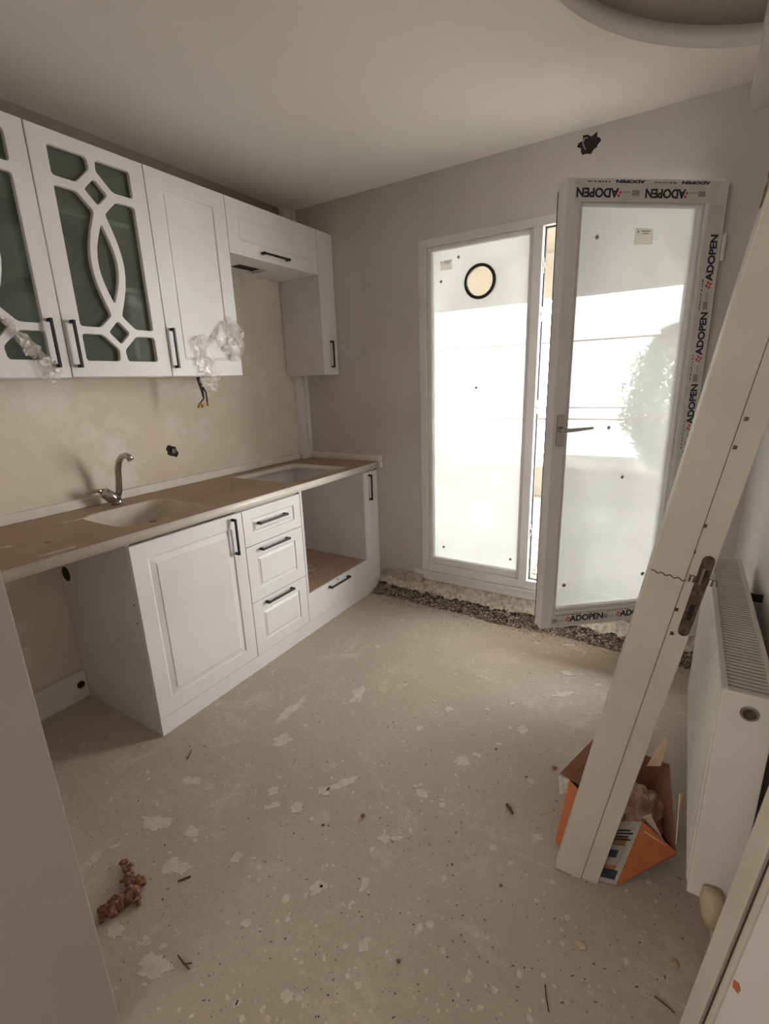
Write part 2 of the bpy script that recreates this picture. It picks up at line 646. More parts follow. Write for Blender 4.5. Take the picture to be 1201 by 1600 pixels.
# foam and torn plaster under the door frame: crumbly sloping face
gf = G()
nseg, nm = 420, 9
vs, fs = [], []
for i in range(nseg + 1):
    x = 0.60 + (2.585 - 0.60) * i / nseg
    edge = 0.045 + 0.03 * noise.noise(Vector((x * 4, 1, 0))) + 0.014 * noise.noise(Vector((x * 17, 4, 0)))
    for j in range(nm + 1):
        t = j / nm
        zz = (0.122 - .012 * max(0, x - 1)) * (1 - t) + edge * t
        yy = 0.030 - 0.075 * t ** 1.4
        v = Vector((x, yy, zz))
        k = noise.noise(v * 28) * .016 + noise.noise(v * 75) * .011
        vs.append((x + .006 * noise.noise(v * 50 + Vector((9, 0, 0))), yy - abs(k) * 1.2, zz + k * (.35 if j == 0 else 1)))
for i in range(nseg):
    for j in range(nm):
        q = i * (nm + 1) + j
        fs.append((q, q + nm + 1, q + nm + 2, q + 1))
gf.add(vs, fs)
tag(obj('filler_foam', gf, 'foam', fix=False), 'pale crumbly strip of filler foam under the balcony door frame', 'filler foam')

# rubble band (nobody could count the crumbs) on a low uneven bank of mortar
rr = random.Random(5)
g1, g2 = G(), G()


def bank(x, y):
    d = -y
    w = .15 + .05 * noise.noise(Vector((x * 3, 2, 0)))
    h = .048 * max(0, 1 - (d / w) ** .8) if d > 0 else .048
    v = Vector((x, y, 0))
    return max(-.004, h + (.018 * noise.noise(v * 22) + .010 * noise.noise(v * 60)) * min(1, h / .015 + .05) - .003)


bv, bfc = [], []
nx, ny = 500, 34
for i in range(nx + 1):
    for j in range(ny + 1):
        x, y = .60 + 1.985 * i / nx, .02 - .24 * j / ny
        bv.append((x, y, bank(x, y)))
for i in range(nx):
    for j in range(ny):
        q = i * (ny + 1) + j
        bfc.append((q, q + 1, q + ny + 2, q + ny + 1))
tag(obj('mortar_bank', G().add(bv, bfc), 'rubble', fix=False), 'low uneven bank of broken mortar at the foot of the balcony door wall', 'rubble', kind='stuff')
for i in range(9000):
    x = rr.uniform(0.6, 2.57)
    y = -.02 - abs(rr.gauss(0, 0.085))
    if y < -.36:
        continue
    s_ = rr.uniform(.002, .010) if y > -.14 else rr.uniform(.001, .004)
    z = max(0, bank(x, y))
    (g1 if rr.random() < .62 else g2).chunk((x, y, z + s_ * .3), s_, rr)
tag(obj('rubble_band', g1, 'rubble', fix=False), 'band of dark mortar crumbs on the floor along the balcony door wall', 'rubble', kind='stuff')
tag(obj('plaster_crumbs', g2, 'rubble_pale', fix=False), 'pale plaster crumbs mixed into the rubble below the balcony door', 'rubble', kind='stuff')
chunks = [(950, 962, .035, 'largest pale mortar lump below the open balcony door'), (985, 975, .028, 'mortar lump right of the largest one below the open door'),
          (925, 972, .022, 'small mortar lump left of the largest one below the open door'), (722, 945, .018, 'mortar lump at the floor edge of the rubble under the fixed pane'),
          (640, 928, .014, 'mortar lump in the rubble nearest the cabinets')]
for u, v, r_, lab in chunks:
    p = pix(u, v)
    rq = random.Random(u)
    bm = bmesh.new()
    bmesh.ops.create_icosphere(bm, subdivisions=2, radius=r_)
    for q in bm.verts:
        q.co *= 1 + .45 * noise.noise(q.co * 60 + Vector((u, 0, 0)))
        q.co.z *= .55
    me = bpy.data.meshes.new('mortar_lump')
    bm.to_mesh(me)
    bm.free()
    me.materials.append(M['rubble_pale'])
    o = bpy.data.objects.new('mortar_lump', me)
    o.location = (p.x, p.y, r_ * .42)
    COL.objects.link(o)
    tag(o, lab, 'mortar lump', 'mortar lumps in the rubble')


# jagged holes: a ragged rim with the hollow's shade painted dark
def wall_hole(name, to3, R, seed, label):
    rq = random.Random(seed)
    n = 18
    rad = [R * (1 + rq.uniform(-.28, .28)) for _ in range(n)]
    L = lambda k, d: [to3(rad[i] * k * math.cos(2 * math.pi * i / n), rad[i] * k * math.sin(2 * math.pi * i / n), d) for i in range(n)]
    g = G().loft([L(1.12, 0.0005), L(1.0, .003), L(.8, .002), L(.55, .0012)], False, True)
    o = obj(name, g, 'dark')
    return tag(o, label, 'hole')


h1 = wall_hole('pipe_hole', lambda a, b, c: (c, -1.09 + a, 1.091 + b), 0.030, 4, 'ragged pipe hole in the bare plaster right of the tap')
obj('pipe_end', G().tube([(0.001, -1.088, 1.092), (0.010, -1.088, 1.092)], .013, 12), 'black', h1)
h2 = wall_hole('cable_hole', lambda a, b, c: (1.81 + a * 1.25, -c, 2.42 + b * .95), 0.036, 9, 'ragged dark hole in the grey wall above the balcony door')
obj('cable_loop', G().tube([(1.795, -.004, 2.40), (1.785, -.02, 2.42), (1.79, -.02, 2.44), (1.80, -.004, 2.445)], .003, 6), 'greyink', h2)

# ------------------------------------------------------------------ balcony door (frame, fixed pane, open leaf)
BO = (1.64, 0.0, 0.12)
bf = empty('balcony_door_frame', BO, 'white plastic balcony door frame with fixed film-covered pane and round vent hole', 'door frame')
y0, y1 = -0.006, 0.065


def ring(g, x0, x1, z0, z1, w, ya, yb):
    """rectangular frame w wide"""
    wl_, wr, wb_, wt = w
    g.box(x0, x0 + wl_, ya, yb, z0, z1)
    g.box(x1 - wr, x1, ya, yb, z0, z1)
    g.box(x0 + wl_, x1 - wr, ya, yb, z1 - wt, z1)
    g.box(x0 + wl_, x1 - wr, ya, yb, z0, z0 + wb_)
    return g


obj('outer_frame', off(ring(G(), FX0, FX1, FZ0, FZ1, (.05, .05, .055, .045), y0, y1), BO), 'pvc', bf, .004)
obj('mullion', off(G().box(1.575, 1.625, y0 - .004, y1, FZ0 + .05, FZ1 - .045), BO), 'pvc', bf, .004)
g = ring(G(), FX0 + .05, 1.575, FZ0 + .055, FZ1 - .045, (.03, .018, .045, .022), y0 + .006, y1 - .01)
obj('glazing_bead', off(g, BO), 'pvc', bf, .006)
gx0, gx1, gz0, gz1 = FX0 + .075, 1.56, .285, 2.112
hx, hz, hr = 1.29, 1.918, .082
curve_obj('fixed_pane', [[(gx0, gz0), (gx1, gz0), (gx1, gz1), (gx0, gz1)], circle(hx, hz, hr, 48)], 0.012, 'film_glass', bf,
          lambda a, b, c: Vector((a - BO[0], 0.03 + c - BO[1], b - BO[2])))
gk = curve_obj('vent_gasket', [circle(hx, hz, hr + .007, 48), circle(hx, hz, hr - .009, 48)], 0.024, 'gasket', bf,
               lambda a, b, c: Vector((a - BO[0], 0.028 + c - BO[1], b - BO[2])), 0.003)
# sill profile steps beneath the frame
obj('sill_profile', off(G().box(FX0 - .06, FX1, -.002, .10, .150, FZ0 - .001).box(FX0 - .02, FX1, .006, .10, .118, .150), BO), 'pvc', bf, .004)
obj('sill_ledge', off(G().box(FX0, FX1, -.014, .0, .172, .186), BO), 'pvc', bf, .004)
# reveal of the opened half
obj('rebate_seal', off(ring(G(), 1.625, FX1 - .05, FZ0 + .055, FZ1 - .045, (.006, .006, .006, .006), .03, .05), BO), 'gasket', bf)
for z in (.55, 1.25, 1.72, 1.95):
    obj('strike_keep', off(G().box(1.6235, 1.630, .004, .026, z - .035, z + .035).box(1.6235, 1.636, .008, .014, z - .012, z + .012), BO), 'chrome', bf, .001)
lb = obj('glass_label', off(G().box(1.055, 1.125, .0225, .0235, 2.0, 2.05), BO), 'label', bf)
ROTX = Matrix.Rotation(math.radians(90), 4, 'X')
obj('label_print', off(G().box(1.075, 1.118, .0221, .0226, 2.039, 2.043).box(1.082, 1.110, .0221, .0226, 2.031, 2.034).box(1.060, 1.066, .0221, .0226, 2.036, 2.043), BO), 'greyink', lb)


def spacer(parent, loc, r=.008, mat='nickel'):
    g = G().box(-r * .7, r * .7, -.0006, .0006, -r * .7, r * .7)
    return obj('spacer_pad', g, mat, parent, matrix=Matrix.Translation(Vector(loc)) @ Matrix.Rotation(math.radians(45), 4, 'Y'))


for x, z, mt in ((1.165, 2.055, 'greyink'), (1.06, 1.945, 'greyink'), (1.075, .36, 'brown'), (1.515, .35, 'brown'), (1.28, 1.36, 'greyink')):
    spacer(bf, (x - BO[0], .0225, z - BO[2]), .010, mt)

# open leaf ---------------------------------------------------------
LA = math.atan2(-.44, -.53)
LW, LZ0, LZ1 = 0.692, 0.222, 2.14
leaf = empty('balcony_door_leaf', (2.343, -0.036, 0.0), 'white framed balcony door leaf standing open with printed tape and chrome handle', 'door', rz=LA)
ty0, ty1 = -.034, .034      # local y, room side is +
gw = dict(l=.095, r=.055, b=.098, t=.085)   # l = hinge side (small s), r = free side
g = G()
g.box(0.0, .092, ty0, ty1, LZ0, LZ1)
g.box(LW - .064, LW, ty0, ty1, LZ0, LZ1)
g.box(.092, LW - .064, ty0, ty1, LZ0, LZ0 + .086)
g.box(.092, LW - .064, ty0, ty1, LZ1 - .078, LZ1)
obj('leaf_frame', g, 'pvc', leaf, .005)
g = G()
a0, a1, b0, b1 = .092, LW - .064, LZ0 + .086, LZ1 - .078
g.box(a0, a0 + .014, ty0 + .01, ty1 - .008, b0, b1).box(a1 - .014, a1, ty0 + .01, ty1 - .008, b0, b1)
g.box(a0 + .014, a1 - .014, ty0 + .01, ty1 - .008, b0, b0 + .014).box(a0 + .014, a1 - .014, ty0 + .01, ty1 - .008, b1 - .014, b1)
obj('glazing_bead', g, 'pvc', leaf, .004)
obj('leaf_pane', G().box(a0 + .01, a1 - .01, -.006, .006, b0 + .01, b1 - .01), 'film_glass', leaf)
obj('edge_seal', G().box(LW - .002, LW + .0015, -.031, -.027, LZ0 + .03, LZ1 - .03), 'gasket', leaf)
# handle
hd = obj('door_handle', G().box(LW - .045, LW - .018, ty1, ty1 + .012, 1.115, 1.25)
         .tube([(LW - .031, ty1, 1.185), (LW - .031, ty1 + .045, 1.185)], .010, 12)
         .tube([(LW - .028, ty1 + .043, 1.185), (LW - .07, ty1 + .046, 1.185), (LW - .165, ty1 + .042, 1.19)], [.011, .009, .006], 10), 'chrome', leaf, .001)
for z in (.42, 1.0, 1.9):
    obj('hinge', G().tube([(-.012, ty1 - .006, z - .05), (-.012, ty1 - .006, z + .05)], .009, 12), 'pvc', leaf)
# printed protective tape; viewer's right is local -x
TX = Matrix(((-1, 0, 0, 0), (0, 0, 1, 0), (0, 1, 0, 0), (0, 0, 0, 1)))   # text x -> -x, y -> z, z -> +y
yt = ty1 + .0012


def tape(x0, x1, z0, z1):
    return obj('protective_tape', G().box(x0, x1, ty1 + .0002, yt, z0, z1), 'tape', leaf)


def logo(parent, cx, cz, s, rot):
    """red four-petal cross mark"""
    g = G()
    for k in range(4):
        a = rot + k * math.pi / 2
        c, q = math.cos(a), math.sin(a)
        pts = [(.12, 0), (.32, .2), (.55, .12), (.55, -.12), (.32, -.2)]
        vs = []
        for d in (0, .0006):
            for (u_, v_) in pts:
                vs.append((cx - s * (u_ * c - v_ * q), yt + d, cz + s * (u_ * q + v_ * c)))
        n = 5
        g.add(vs, [tuple(range(n)), tuple(range(n, 2 * n))[::-1]] + [(i, (i + 1) % n, n + (i + 1) % n, n + i) for i in range(n)])
    return obj('cross_emblem', g, 'redink', parent)


def word(parent, cx, cz, size, rot):
    mt = Matrix.Translation((cx, yt + .0004, cz)) @ TX @ Matrix.Rotation(rot, 4, 'Z')
    return text_obj('tape_lettering', 'ADOPEN', size, 'ink', parent, mt, bold=.0016)


def fine(parent, cx, cz, w, h, rot):
    """grey block and two rows of dashes of small print"""
    g = G()
    c, q = math.cos(rot), math.sin(rot)

    def rect(x0, x1, z0_, z1_):
        P = [(x0, z0_), (x1, z0_), (x1, z1_), (x0, z1_)]
        vs = [(cx - (a * c - b * q), yt + d, cz + (a * q + b * c)) for d in (0, .0005) for a, b in P]
        g.add(vs, [(0, 1, 2, 3), (7, 6, 5, 4), (0, 4, 5, 1), (1, 5, 6, 2), (2, 6, 7, 3), (3, 7, 4, 0)])
    rect(-w * .5, -w * .05, -h * .45, h * .35)
    for k in range(4):
        rect(w * (.06 + k * .11), w * (.13 + k * .11), -h * .3, -h * .05)
    return obj('small_print', g, 'greyink', parent)


def dashes(parent, cx, cz, L_, rot, n=9):
    g = G()
    c, q = math.cos(rot), math.sin(rot)
    rq = random.Random(int(cx * 1000 + cz * 100))
    t = -L_ / 2
    while t < L_ / 2:
        w = rq.uniform(.004, .012)
        P = [(t, -.002), (t + w, -.002), (t + w, .002), (t, .002)]
        vs = [(cx - (a * c - b * q), yt + d, cz + (a * q + b * c)) for d in (0, .0005) for a, b in P]
        g.add(vs, [(0, 1, 2, 3), (7, 6, 5, 4), (0, 4, 5, 1), (1, 5, 6, 2), (2, 6, 7, 3), (3, 7, 4, 0)])
        t += w + rq.uniform(.003, .008)
    return obj('small_print', g, 'ink', parent)


tt = tape(.045, .655, LZ1 - .083, LZ1 - .008)
TZ = LZ1 - .050
for cx, lx in ((.565, .478), (.278, .193)):
    word(tt, cx, TZ, .043, math.pi)
    logo(tt, lx, TZ - .002, .026, .3)
    fine(tt, lx - .055, TZ - .002, .07, .024, math.pi)
for cx in (.43, .15):
    w_ = word(tt, cx, LZ1 - .012, .030, math.pi)
    w_.scale = (1, .45, 1)
    dashes(tt, cx + .13, LZ1 - .014, .09, math.pi)
tr_ = tape(.012, .078, LZ0 + .08, LZ1 - .088)
for cz in (1.86, 1.565, 1.27, .975, .68, .40):
    word(tr_, .036, cz, .043, math.pi / 2)
    logo(tr_, .036, cz - .104, .026, .3)
    if cz > .5:
        fine(tr_, .040, cz - .165, .07, .026, math.pi / 2)
        dashes(tr_, .064, cz - .14, .12, math.pi / 2)
tb = tape(.09, .64, LZ0 + .010, LZ0 + .078)
for cx in (.455, .190):
    word(tb, cx, LZ0 + .042, .043, 0)
    logo(tb, cx + .097, LZ0 + .042, .026, .3)
    fine(tb, cx + .150, LZ0 + .04, .06, .024, 0)
    dashes(tb, cx + .1, LZ0 + .067, .12, 0)
    dashes(tb, cx - .03, LZ0 + .067, .05, 0)
ll = obj('glass_label', G().box(.292, .372, .0062, .0072, 1.915, 1.975), 'label', leaf)
obj('label_print', G().box(.305, .345, .0071, .0076, 1.962, 1.966).box(.312, .338, .0071, .0076, 1.954, 1.957).box(.355, .362, .0071, .0076, 1.958, 1.966), 'greyink', ll)
for s_, z, mt in ((.535, 1.942, 'greyink'), (.41, 1.18, 'greyink'), (.57, .432, 'brown'), (.16, .455, 'brown'), (.32, .95, 'greyink')):
    spacer(leaf, (s_, .0068, z), .011 if mt == 'brown' else .010, mt)

# ------------------------------------------------------------------ upper cabinets
UX, UZ0, UZ1 = 0.3255, 1.467, 2.300
DT = 0.02


def bar_handle(parent, p, axis, L, o, out=.028):
    """black bar handle; p = centre on the door face (world), o = origin of the parent thing"""
    g = G()
    x, y, z = p
    h = L / 2
    if axis == 'z':
        g.box(x + out - .009, x + out, y - .005, y + .005, z - h, z + h)
        for s_ in (-1, 1):
            g.box(x, x + out - .004, y - .005, y + .005, z + s_ * (h - .006) - .006, z + s_ * (h - .006) + .006)
    else:
        g.box(x + out - .009, x + out, y - h + .012, y + h - .012, z - .005, z + .005)
        for s_ in (-1, 1):
            g.add(*bent(x, y + s_ * (h - .008), z, out, s_))
    return obj('handle', off(g, o), 'black', parent, .0015)


def bent(x, y, z, out, s_):
    g = G().box(x, x + out, y - .008, y + .006, z - .006, z + .006)
    return g.v, g.f


def panel_door(name, y0, y1, z0, z1, xf, parent, o, inset, raised=True, ring_w=.035):
    """shaped panel front whose face is at x = xf"""
    R_ = lambda i, d: [(xf + d, y0 + i, z0 + i), (xf + d, y1 - i, z0 + i), (xf + d, y1 - i, z1 - i), (xf + d, y0 + i, z1 - i)]
    L = [R_(0, -DT), R_(0, -.0015), R_(.0015, 0), R_(inset, 0), R_(inset + .004, -.005), R_(inset + .009, -.006)]
    if raised:
        L += [R_(inset + ring_w, -.002), R_(inset + ring_w + .003, 0.0005), R_(inset + ring_w + .006, .0005)]
    else:
        L += [R_(inset + .013, -.003)]
    return obj(name, off(G().loft(L, True, True), o), 'lacquer', parent)


def carcass(g, x1, y0, y1, z0, z1, t=.018, back=True, bottom=True, top=True):
    g.box(0.002, x1, y0, y0 + t, z0, z1).box(0.002, x1, y1 - t, y1, z0, z1)
    if bottom:
        g.box(0.002, x1, y0 + t, y1 - t, z0, z0 + t)
    if top:
        g.box(0.002, x1, y0 + t, y1 - t, z1 - t, z1)
    if back:
        g.box(0.002, 0.008, y0 + t, y1 - t, z0 + t, z1 - t)
    return g


LENS_L = [(.206, .565), (.180, .50), (.168, .42), (.172, .34), (.206, .275)]


def lattice_holes(w):
    h = w / 2
    HOL = []

    def both(P, r):
        HOL.append(round_poly(P, r))
        HOL.append(round_poly([(w - a, b) for a, b in P][::-1], r))
    both([(.062, .783), (.192, .783), (.197, .745), (.142, .688), (.062, .688)], .012)
    both([(.062, .160), (.140, .160), (.197, .105), (.192, .062), (.062, .062)], .012)
    Lp = [(.062, .657), (.135, .657), (.188, .603)]
    for k in range(1, 10):
        t = k / 10
        z = .603 - t * (.603 - .236)
        Lp.append((.188 - .044 * math.sin(math.pi * t), z))
    Lp += [(.188, .236), (.138, .188), (.062, .188)]
    both(Lp, .012)
    HOL.append(round_poly([(h - .042, .672), (h, .716), (h + .042, .672), (h, .628)], .010))
    HOL.append(round_poly([(h - .042, .172), (h, .216), (h + .042, .172), (h, .128)], .010))
    lens = [(h - .037 * math.sin(math.pi * k / 12), .565 - .285 * k / 12) for k in range(13)] + [(h + .037 * math.sin(math.pi * k / 12), .28 + .285 * k / 12) for k in range(1, 12)]
    HOL.append(round_poly(lens, .012, 3))
    return HOL


def glass_door(y0, y1, parent, o, hside):
    w = y1 - y0 - .003
    z0, z1 = UZ0 + .001, UZ1 - .001
    sc = w / .418
    polys = [[(0, 0), (w, 0), (w, z1 - z0), (0, z1 - z0)]]
    for hpoly in lattice_holes(.418):
        polys.append([(a * sc, b) for a, b in hpoly])
    d = curve_obj('lattice_door', polys, DT, 'lacquer', parent, lambda a, b, c: Vector((UX - DT / 2 + c - o[0], y0 + .0015 + a - o[1], z0 + b - o[2])), 0.003)
    obj('door_glass', off(G().box(UX - DT - .005, UX - DT - .001, y0 + .05, y1 - .05, z0 + .05, z1 - .04), o), 'tint_glass', d)
    yh = y0 + .03 if hside < 0 else y1 - .047
    bar_handle(d, (UX, yh, 1.588), 'z', .17, o)
    return d


ya, yb, yc, yd, ye = -2.103, -1.677, -1.250, -0.836, -0.155
o = (UX / 2, (ya + yc) / 2, UZ0)
c1 = empty('wall_cabinet', o, 'white two-door wall cabinet with lattice glass doors over the sink', 'cabinet')
g = carcass(G(), UX - DT - .006, ya, yc - .001, UZ0, UZ1)
obj('body', off(g, o), 'lacquer', c1)
for z in (1.815, 2.058):
    obj('shelf', off(G().box(.01, UX - .034, ya + .018, yc - .019, z - .009, z + .009), o), 'lacquer', c1)
glass_door(ya, yb, c1, o, 1)
glass_door(yb, yc, c1, o, -1)
# cabinet with plain panel door
o = (UX / 2, (yc + yd) / 2, UZ0)
c2 = empty('wall_cabinet', o, 'white wall cabinet with one plain panel door right of the glass doors', 'cabinet')
obj('body', off(carcass(G(), UX - DT - .002, yc + .001, yd, UZ0, UZ1), o), 'lacquer', c2)
d = panel_door('door', yc + .0015, yd - .0015, UZ0 + .001, UZ1 - .001, UX, c2, o, .072, False)
bar_handle(d, (UX, yc + .022, 1.588), 'z', .17, o)
# hood unit
o = (UX / 2, (yd + ye) / 2, 2.05)
c3 = empty('hood_cabinet', o, 'shallow white wall cabinet with lift-up flap bridging the cooker gap', 'cabinet')
g = G()
g.box(.002, UX - DT - .002, yd + .001, yd + .019, 2.05, UZ1).box(.002, UX - DT - .002, ye - .019, ye - .001, 2.05, UZ1)
g.box(.002, UX - DT - .002, yd + .019, ye - .019, UZ1 - .018, UZ1)
# bottom board with duct cut-out
hx0, hx1, hy0, hy1 = .045, .175, -.64, -.43
B0, B1 = UX - DT - .002, .008
g.box(B1, hx0, yd + .019, ye - .019, 2.05, 2.066).box(hx1, B0, yd + .019, ye - .019, 2.05, 2.066)
g.box(hx0, hx1, yd + .019, hy0, 2.05, 2.066).box(hx0, hx1, hy1, ye - .019, 2.05, 2.066)
obj('body', off(g, o), 'lacquer', c3)
obj('duct_opening', off(G().box(hx0 - .006, hx1 + .004, hy0 - .004, hy1 + .004, 2.067, 2.075), o), 'dark', c3)
d = panel_door('flap', yd + .0015, ye - .001, 2.049, UZ1 - .001, UX, c3, o, .07, False)
bar_handle(d, (UX, -.522, 2.083), 'y', .20, o)
# narrow tall unit in the corner
o = (UX / 2, ye / 2, UZ0)
c4 = empty('wall_cabinet', o, 'narrow white wall cabinet in the corner beside the grey wall', 'cabinet')
obj('body', off(G().box(.052, UX - DT - .002, ye + .001, -.002, UZ0, UZ1), o), 'melamine', c4)
obj('side_panel', off(G().box(.004, UX - .001, ye - .0005, ye + .0008, UZ0, 2.049), o), 'melamine', c4)
d = obj('door', off(G().box(UX - DT, UX, ye + .0025, -.003, UZ0 + .001, UZ1 - .001), o), 'lacquer', c4, .0015)
bar_handle(d, (UX, -.075, 1.593), 'z', .165, o)
# cables below the panel cabinet
tag(obj('hanging_cables', G().tube([(.20, -1.02, UZ0), (.205, -1.015, 1.43), (.20, -1.005, 1.40), (.21, -1.01, 1.36), (.20, -1.03, 1.335)], [.009, .010, .008, .004, .003], 8)
        .tube([(.20, -1.01, 1.44), (.215, -.995, 1.39), (.21, -.99, 1.34)], .004, 6), 'gasket'), 'bundle of dark cable ends hanging under the plain door wall cabinet', 'cable')
cb = bpy.data.objects['hanging_cables']
obj('wire_end', G().tube([(.20, -1.03, 1.335), (.205, -1.045, 1.318)], .006, 6), 'brass', cb)
obj('wire_end', G().tube([(.205, -1.02, 1.332), (.21, -1.025, 1.316)], .006, 6), 'brass', cb)
obj('wire_end', G().tube([(.21, -.99, 1.342), (.212, -.992, 1.322)], .005, 6), 'brass', cb)


# crumpled cling film
def crumple(name, lab, spine, w, seed, n=26, mseg=9):
    rq = random.Random(seed)
    vs, fs = [], []
    pts = [Vector(p) for p in spine]
    for i in range(n + 1):
        t = i / n * (len(pts) - 1)
        k = min(int(t), len(pts) - 2)
        p = pts[k].lerp(pts[k + 1], t - k)
        ww = 1.5 * (w[k] + (w[k + 1] - w[k]) * (t - k))
        tang = (pts[k + 1] - pts[k]).normalized()
        side = Vector((0.0, tang.z, -tang.y))
        for j in range(mseg + 1):
            s_ = (j / mseg - .5) * ww
            q = p + side * s_ * (1 + .5 * noise.noise(Vector((i * .5, j, seed))))
            fold = noise.noise(Vector((i * .35, j * 1.3, seed * 3.1)))
            q += Vector((.003 + .012 * abs(fold) + .003 * rq.random(), .012 * rq.uniform(-1, 1), .012 * rq.uniform(-1, 1)))
            vs.append(q)
    for i in range(n):
        for j in range(mseg):
            if rq.random() < .16:
                continue
            a = i * (mseg + 1) + j
            fs.append((a, a + 1, a + mseg + 2, a + mseg + 1))
    o = obj(name, G().add(vs, fs), 'cling', fix=False)
    so = o.modifiers.new('thick', 'SOLIDIFY')
    so.thickness = .0006
    return tag(o, lab, 'plastic film')


X_ = UX + .004
crumple('cling_film', 'torn clear film stuck to the left lattice glass door by its handle', [(X_, -1.86, 1.66), (X_, -1.825, 1.60), (X_, -1.79, 1.55), (X_, -1.76, 1.50), (X_, -1.73, 1.475)], [.02, .02, .035, .05, .05], 1)
crumple('cling_film', 'torn clear film hanging in shreds below the plain panel door', [(X_, -1.09, 1.65), (X_, -1.08, 1.58), (X_, -1.065, 1.52), (X_, -1.055, 1.45), (X_, -1.045, 1.40)], [.05, .045, .07, .08, .04], 2)
crumple('cling_film', 'large flap of clear film at the right edge of the plain panel door', [(X_, -.86, 1.72), (X_, -.90, 1.66), (X_ - .004, -.885, 1.60), (X_, -.90, 1.54)], [.05, .12, .09, .03], 3)
crumple('cling_film', 'twisted strip of clear film running across the plain panel door bottom', [(X_, -1.06, 1.62), (X_, -1.0, 1.645), (X_, -.94, 1.69), (X_, -.88, 1.72)], [.02, .015, .02, .03], 4, 16, 4)

# ------------------------------------------------------------------ base units
BX, BZ0, BZ1, CT = 0.595, 0.080, 0.845, 0.860
yp, yq, yr, yt_ = -1.735, -1.184, -0.780, -0.152
o = (BX / 2, (yp + yq) / 2, 0)
b1 = empty('base_cabinet', o, 'white base cabinet with one large panel door under the sink', 'cabinet')
g = G().box(.004, BX - DT - .002, yp, yp + .018, 0, CT).box(.004, BX - DT - .002, yq - .018, yq - .001, 0, CT - .001)
g.box(.004, BX - DT - .002, yp + .018, yq - .018, .08, .098).box(.004, .01, yp + .018, yq - .018, .098, CT)
obj('body', off(g, o), 'melamine', b1, .0008)
d = panel_door('door', yp + .001, yq - .0015, BZ0, BZ1, BX, b1, o, .065, True, .032)
bar_handle(d, (BX, -1.244, .741), 'z', .175, o)
obj('pipe_cutout', off(G().tube([(.05, yp - .0012, .635), (.05, yp + .001, .635)], .034, 24), o), 'dark', b1)
for y_, z_ in ((.56, .60), (.56, .52)):
    obj('screw_cap', off(G().tube([(y_, yp - .001, z_), (y_, yp + .001, z_)], .004, 8), o), 'gasket', b1)
# drawers
o = (BX / 2, (yq + yr) / 2, 0)
b2 = empty('drawer_cabinet', o, 'white base cabinet with three panel drawers', 'cabinet')
obj('body', off(carcass(G(), BX - DT - .002, yq + .001, yr - .001, .001, CT - .001), o), 'melamine', b2)
for z0_, z1_, hz_, ins in ((BZ0, .3685, .346, .06), (.3715, .662, .634, .06), (.665, BZ1, .767, .05)):
    d = panel_door('drawer', yq + .0015, yr - .0015, z0_, z1_, BX, b2, o, ins, True, .020)
    bar_handle(d, (BX, -.998, hz_), 'y', .20, o)
# oven housing
o = (BX / 2, (yr + yt_) / 2, 0)
b3 = empty('oven_housing', o, 'white open oven housing with one wide drawer below', 'cabinet')
g = G().box(.004, BX, yr + .0005, yr + .018, .25, CT - .001).box(.004, BX, yt_ - .018, yt_, .25, CT - .001)
g.box(.004, BX - DT, yr + .0005, yr + .018, 0, .25).box(.004, BX - DT, yt_ - .018, yt_, 0, .25)
g.box(.004, BX - .001, yr + .018, yt_ - .018, .234, .252).box(.004, .010, yr + .018, yt_ - .018, .252, CT - .001)
obj('body', off(g, o), 'melamine', b3, .0008)
d = panel_door('drawer', yr + .0015, yt_ - .001, BZ0, .249, BX, b3, o, .02, False)
me = d.data
# the oven drawer is a plain slab
d.data = obj('tmp', off(G().box(BX - DT, BX, yr + .0015, yt_ - .001, BZ0, .249), o), 'lacquer').data
bpy.data.objects.remove(bpy.data.objects['tmp'])
bar_handle(d, (BX, -.489, .222), 'y', .20, o)
# narrow unit
o = (BX / 2, yt_ / 2, 0)
b4 = empty('base_cabinet', o, 'narrow white base cabinet with one slim door at the grey wall', 'cabinet')
obj('body', off(G().box(.004, BX - DT - .002, yt_ + .001, -.002, .001, CT - .001), o), 'melamine', b4)
d = obj('door', off(G().box(BX - DT, BX, yt_ + .001, -.003, BZ0, BZ1), o), 'lacquer', b4, .0015)
bar_handle(d, (BX, -.105, .743), 'z', .172, o)
# plinth
tag(obj('plinth_board', G().box(BX - DT, BX - .001, yp + .001, -.003, 0, BZ0 - .002), 'lacquer', bev=.001), 'long white plinth board below the base cabinets at floor level', 'plinth')
# mortar crumbs inside the oven housing
rq = random.Random(31)
gd = G()
for i in range(260):
    a, r_ = rq.uniform(0, 6.28), abs(rq.gauss(0, .06))
    gd.chunk((.33 + 1.6 * r_ * math.cos(a), -.50 + 1.3 * r_ * math.sin(a), .2525 + .012 * max(0, 1 - r_ * 12) + .003), rq.uniform(.003, .011), rq)
tag(obj('plaster_debris', gd, 'rubble_pale', fix=False), 'pale plaster debris lying on the bottom board of the oven housing', 'debris', kind='stuff')
obj_dust = obj('dust_sheet', G().box(.012, BX - .01, yr + .02, yt_ - .02, .2521, .2526), 'dusty', None)
tag(obj_dust, 'thin brown dust layer on the oven housing bottom', 'dust')

# worktop: cut-out for the hob, basin set in
WY0 = YF + .002
hob = [(.10, -.79), (.545, -.79), (.545, -.262), (.10, -.262)]
basin_rim = rrect(.165, .535, -1.70, -1.305, .085, 7)
wt = curve_obj('worktop', [[(.004, WY0), (.615, WY0), (.615, -.003), (.052, -.003), (.052, -.104), (.004, -.104)], hob, basin_rim], .038, 'stone', None,
               lambda a, b, c: Vector((a, b, .881 + c)))
tag(wt, 'long cream kitchen worktop with dusty brown surface and square hob cut-out', 'worktop')
wt.data.materials.append(M['dusty'])
for f in wt.data.polygons:
    if f.normal.z > .5:
        f.material_index = 1
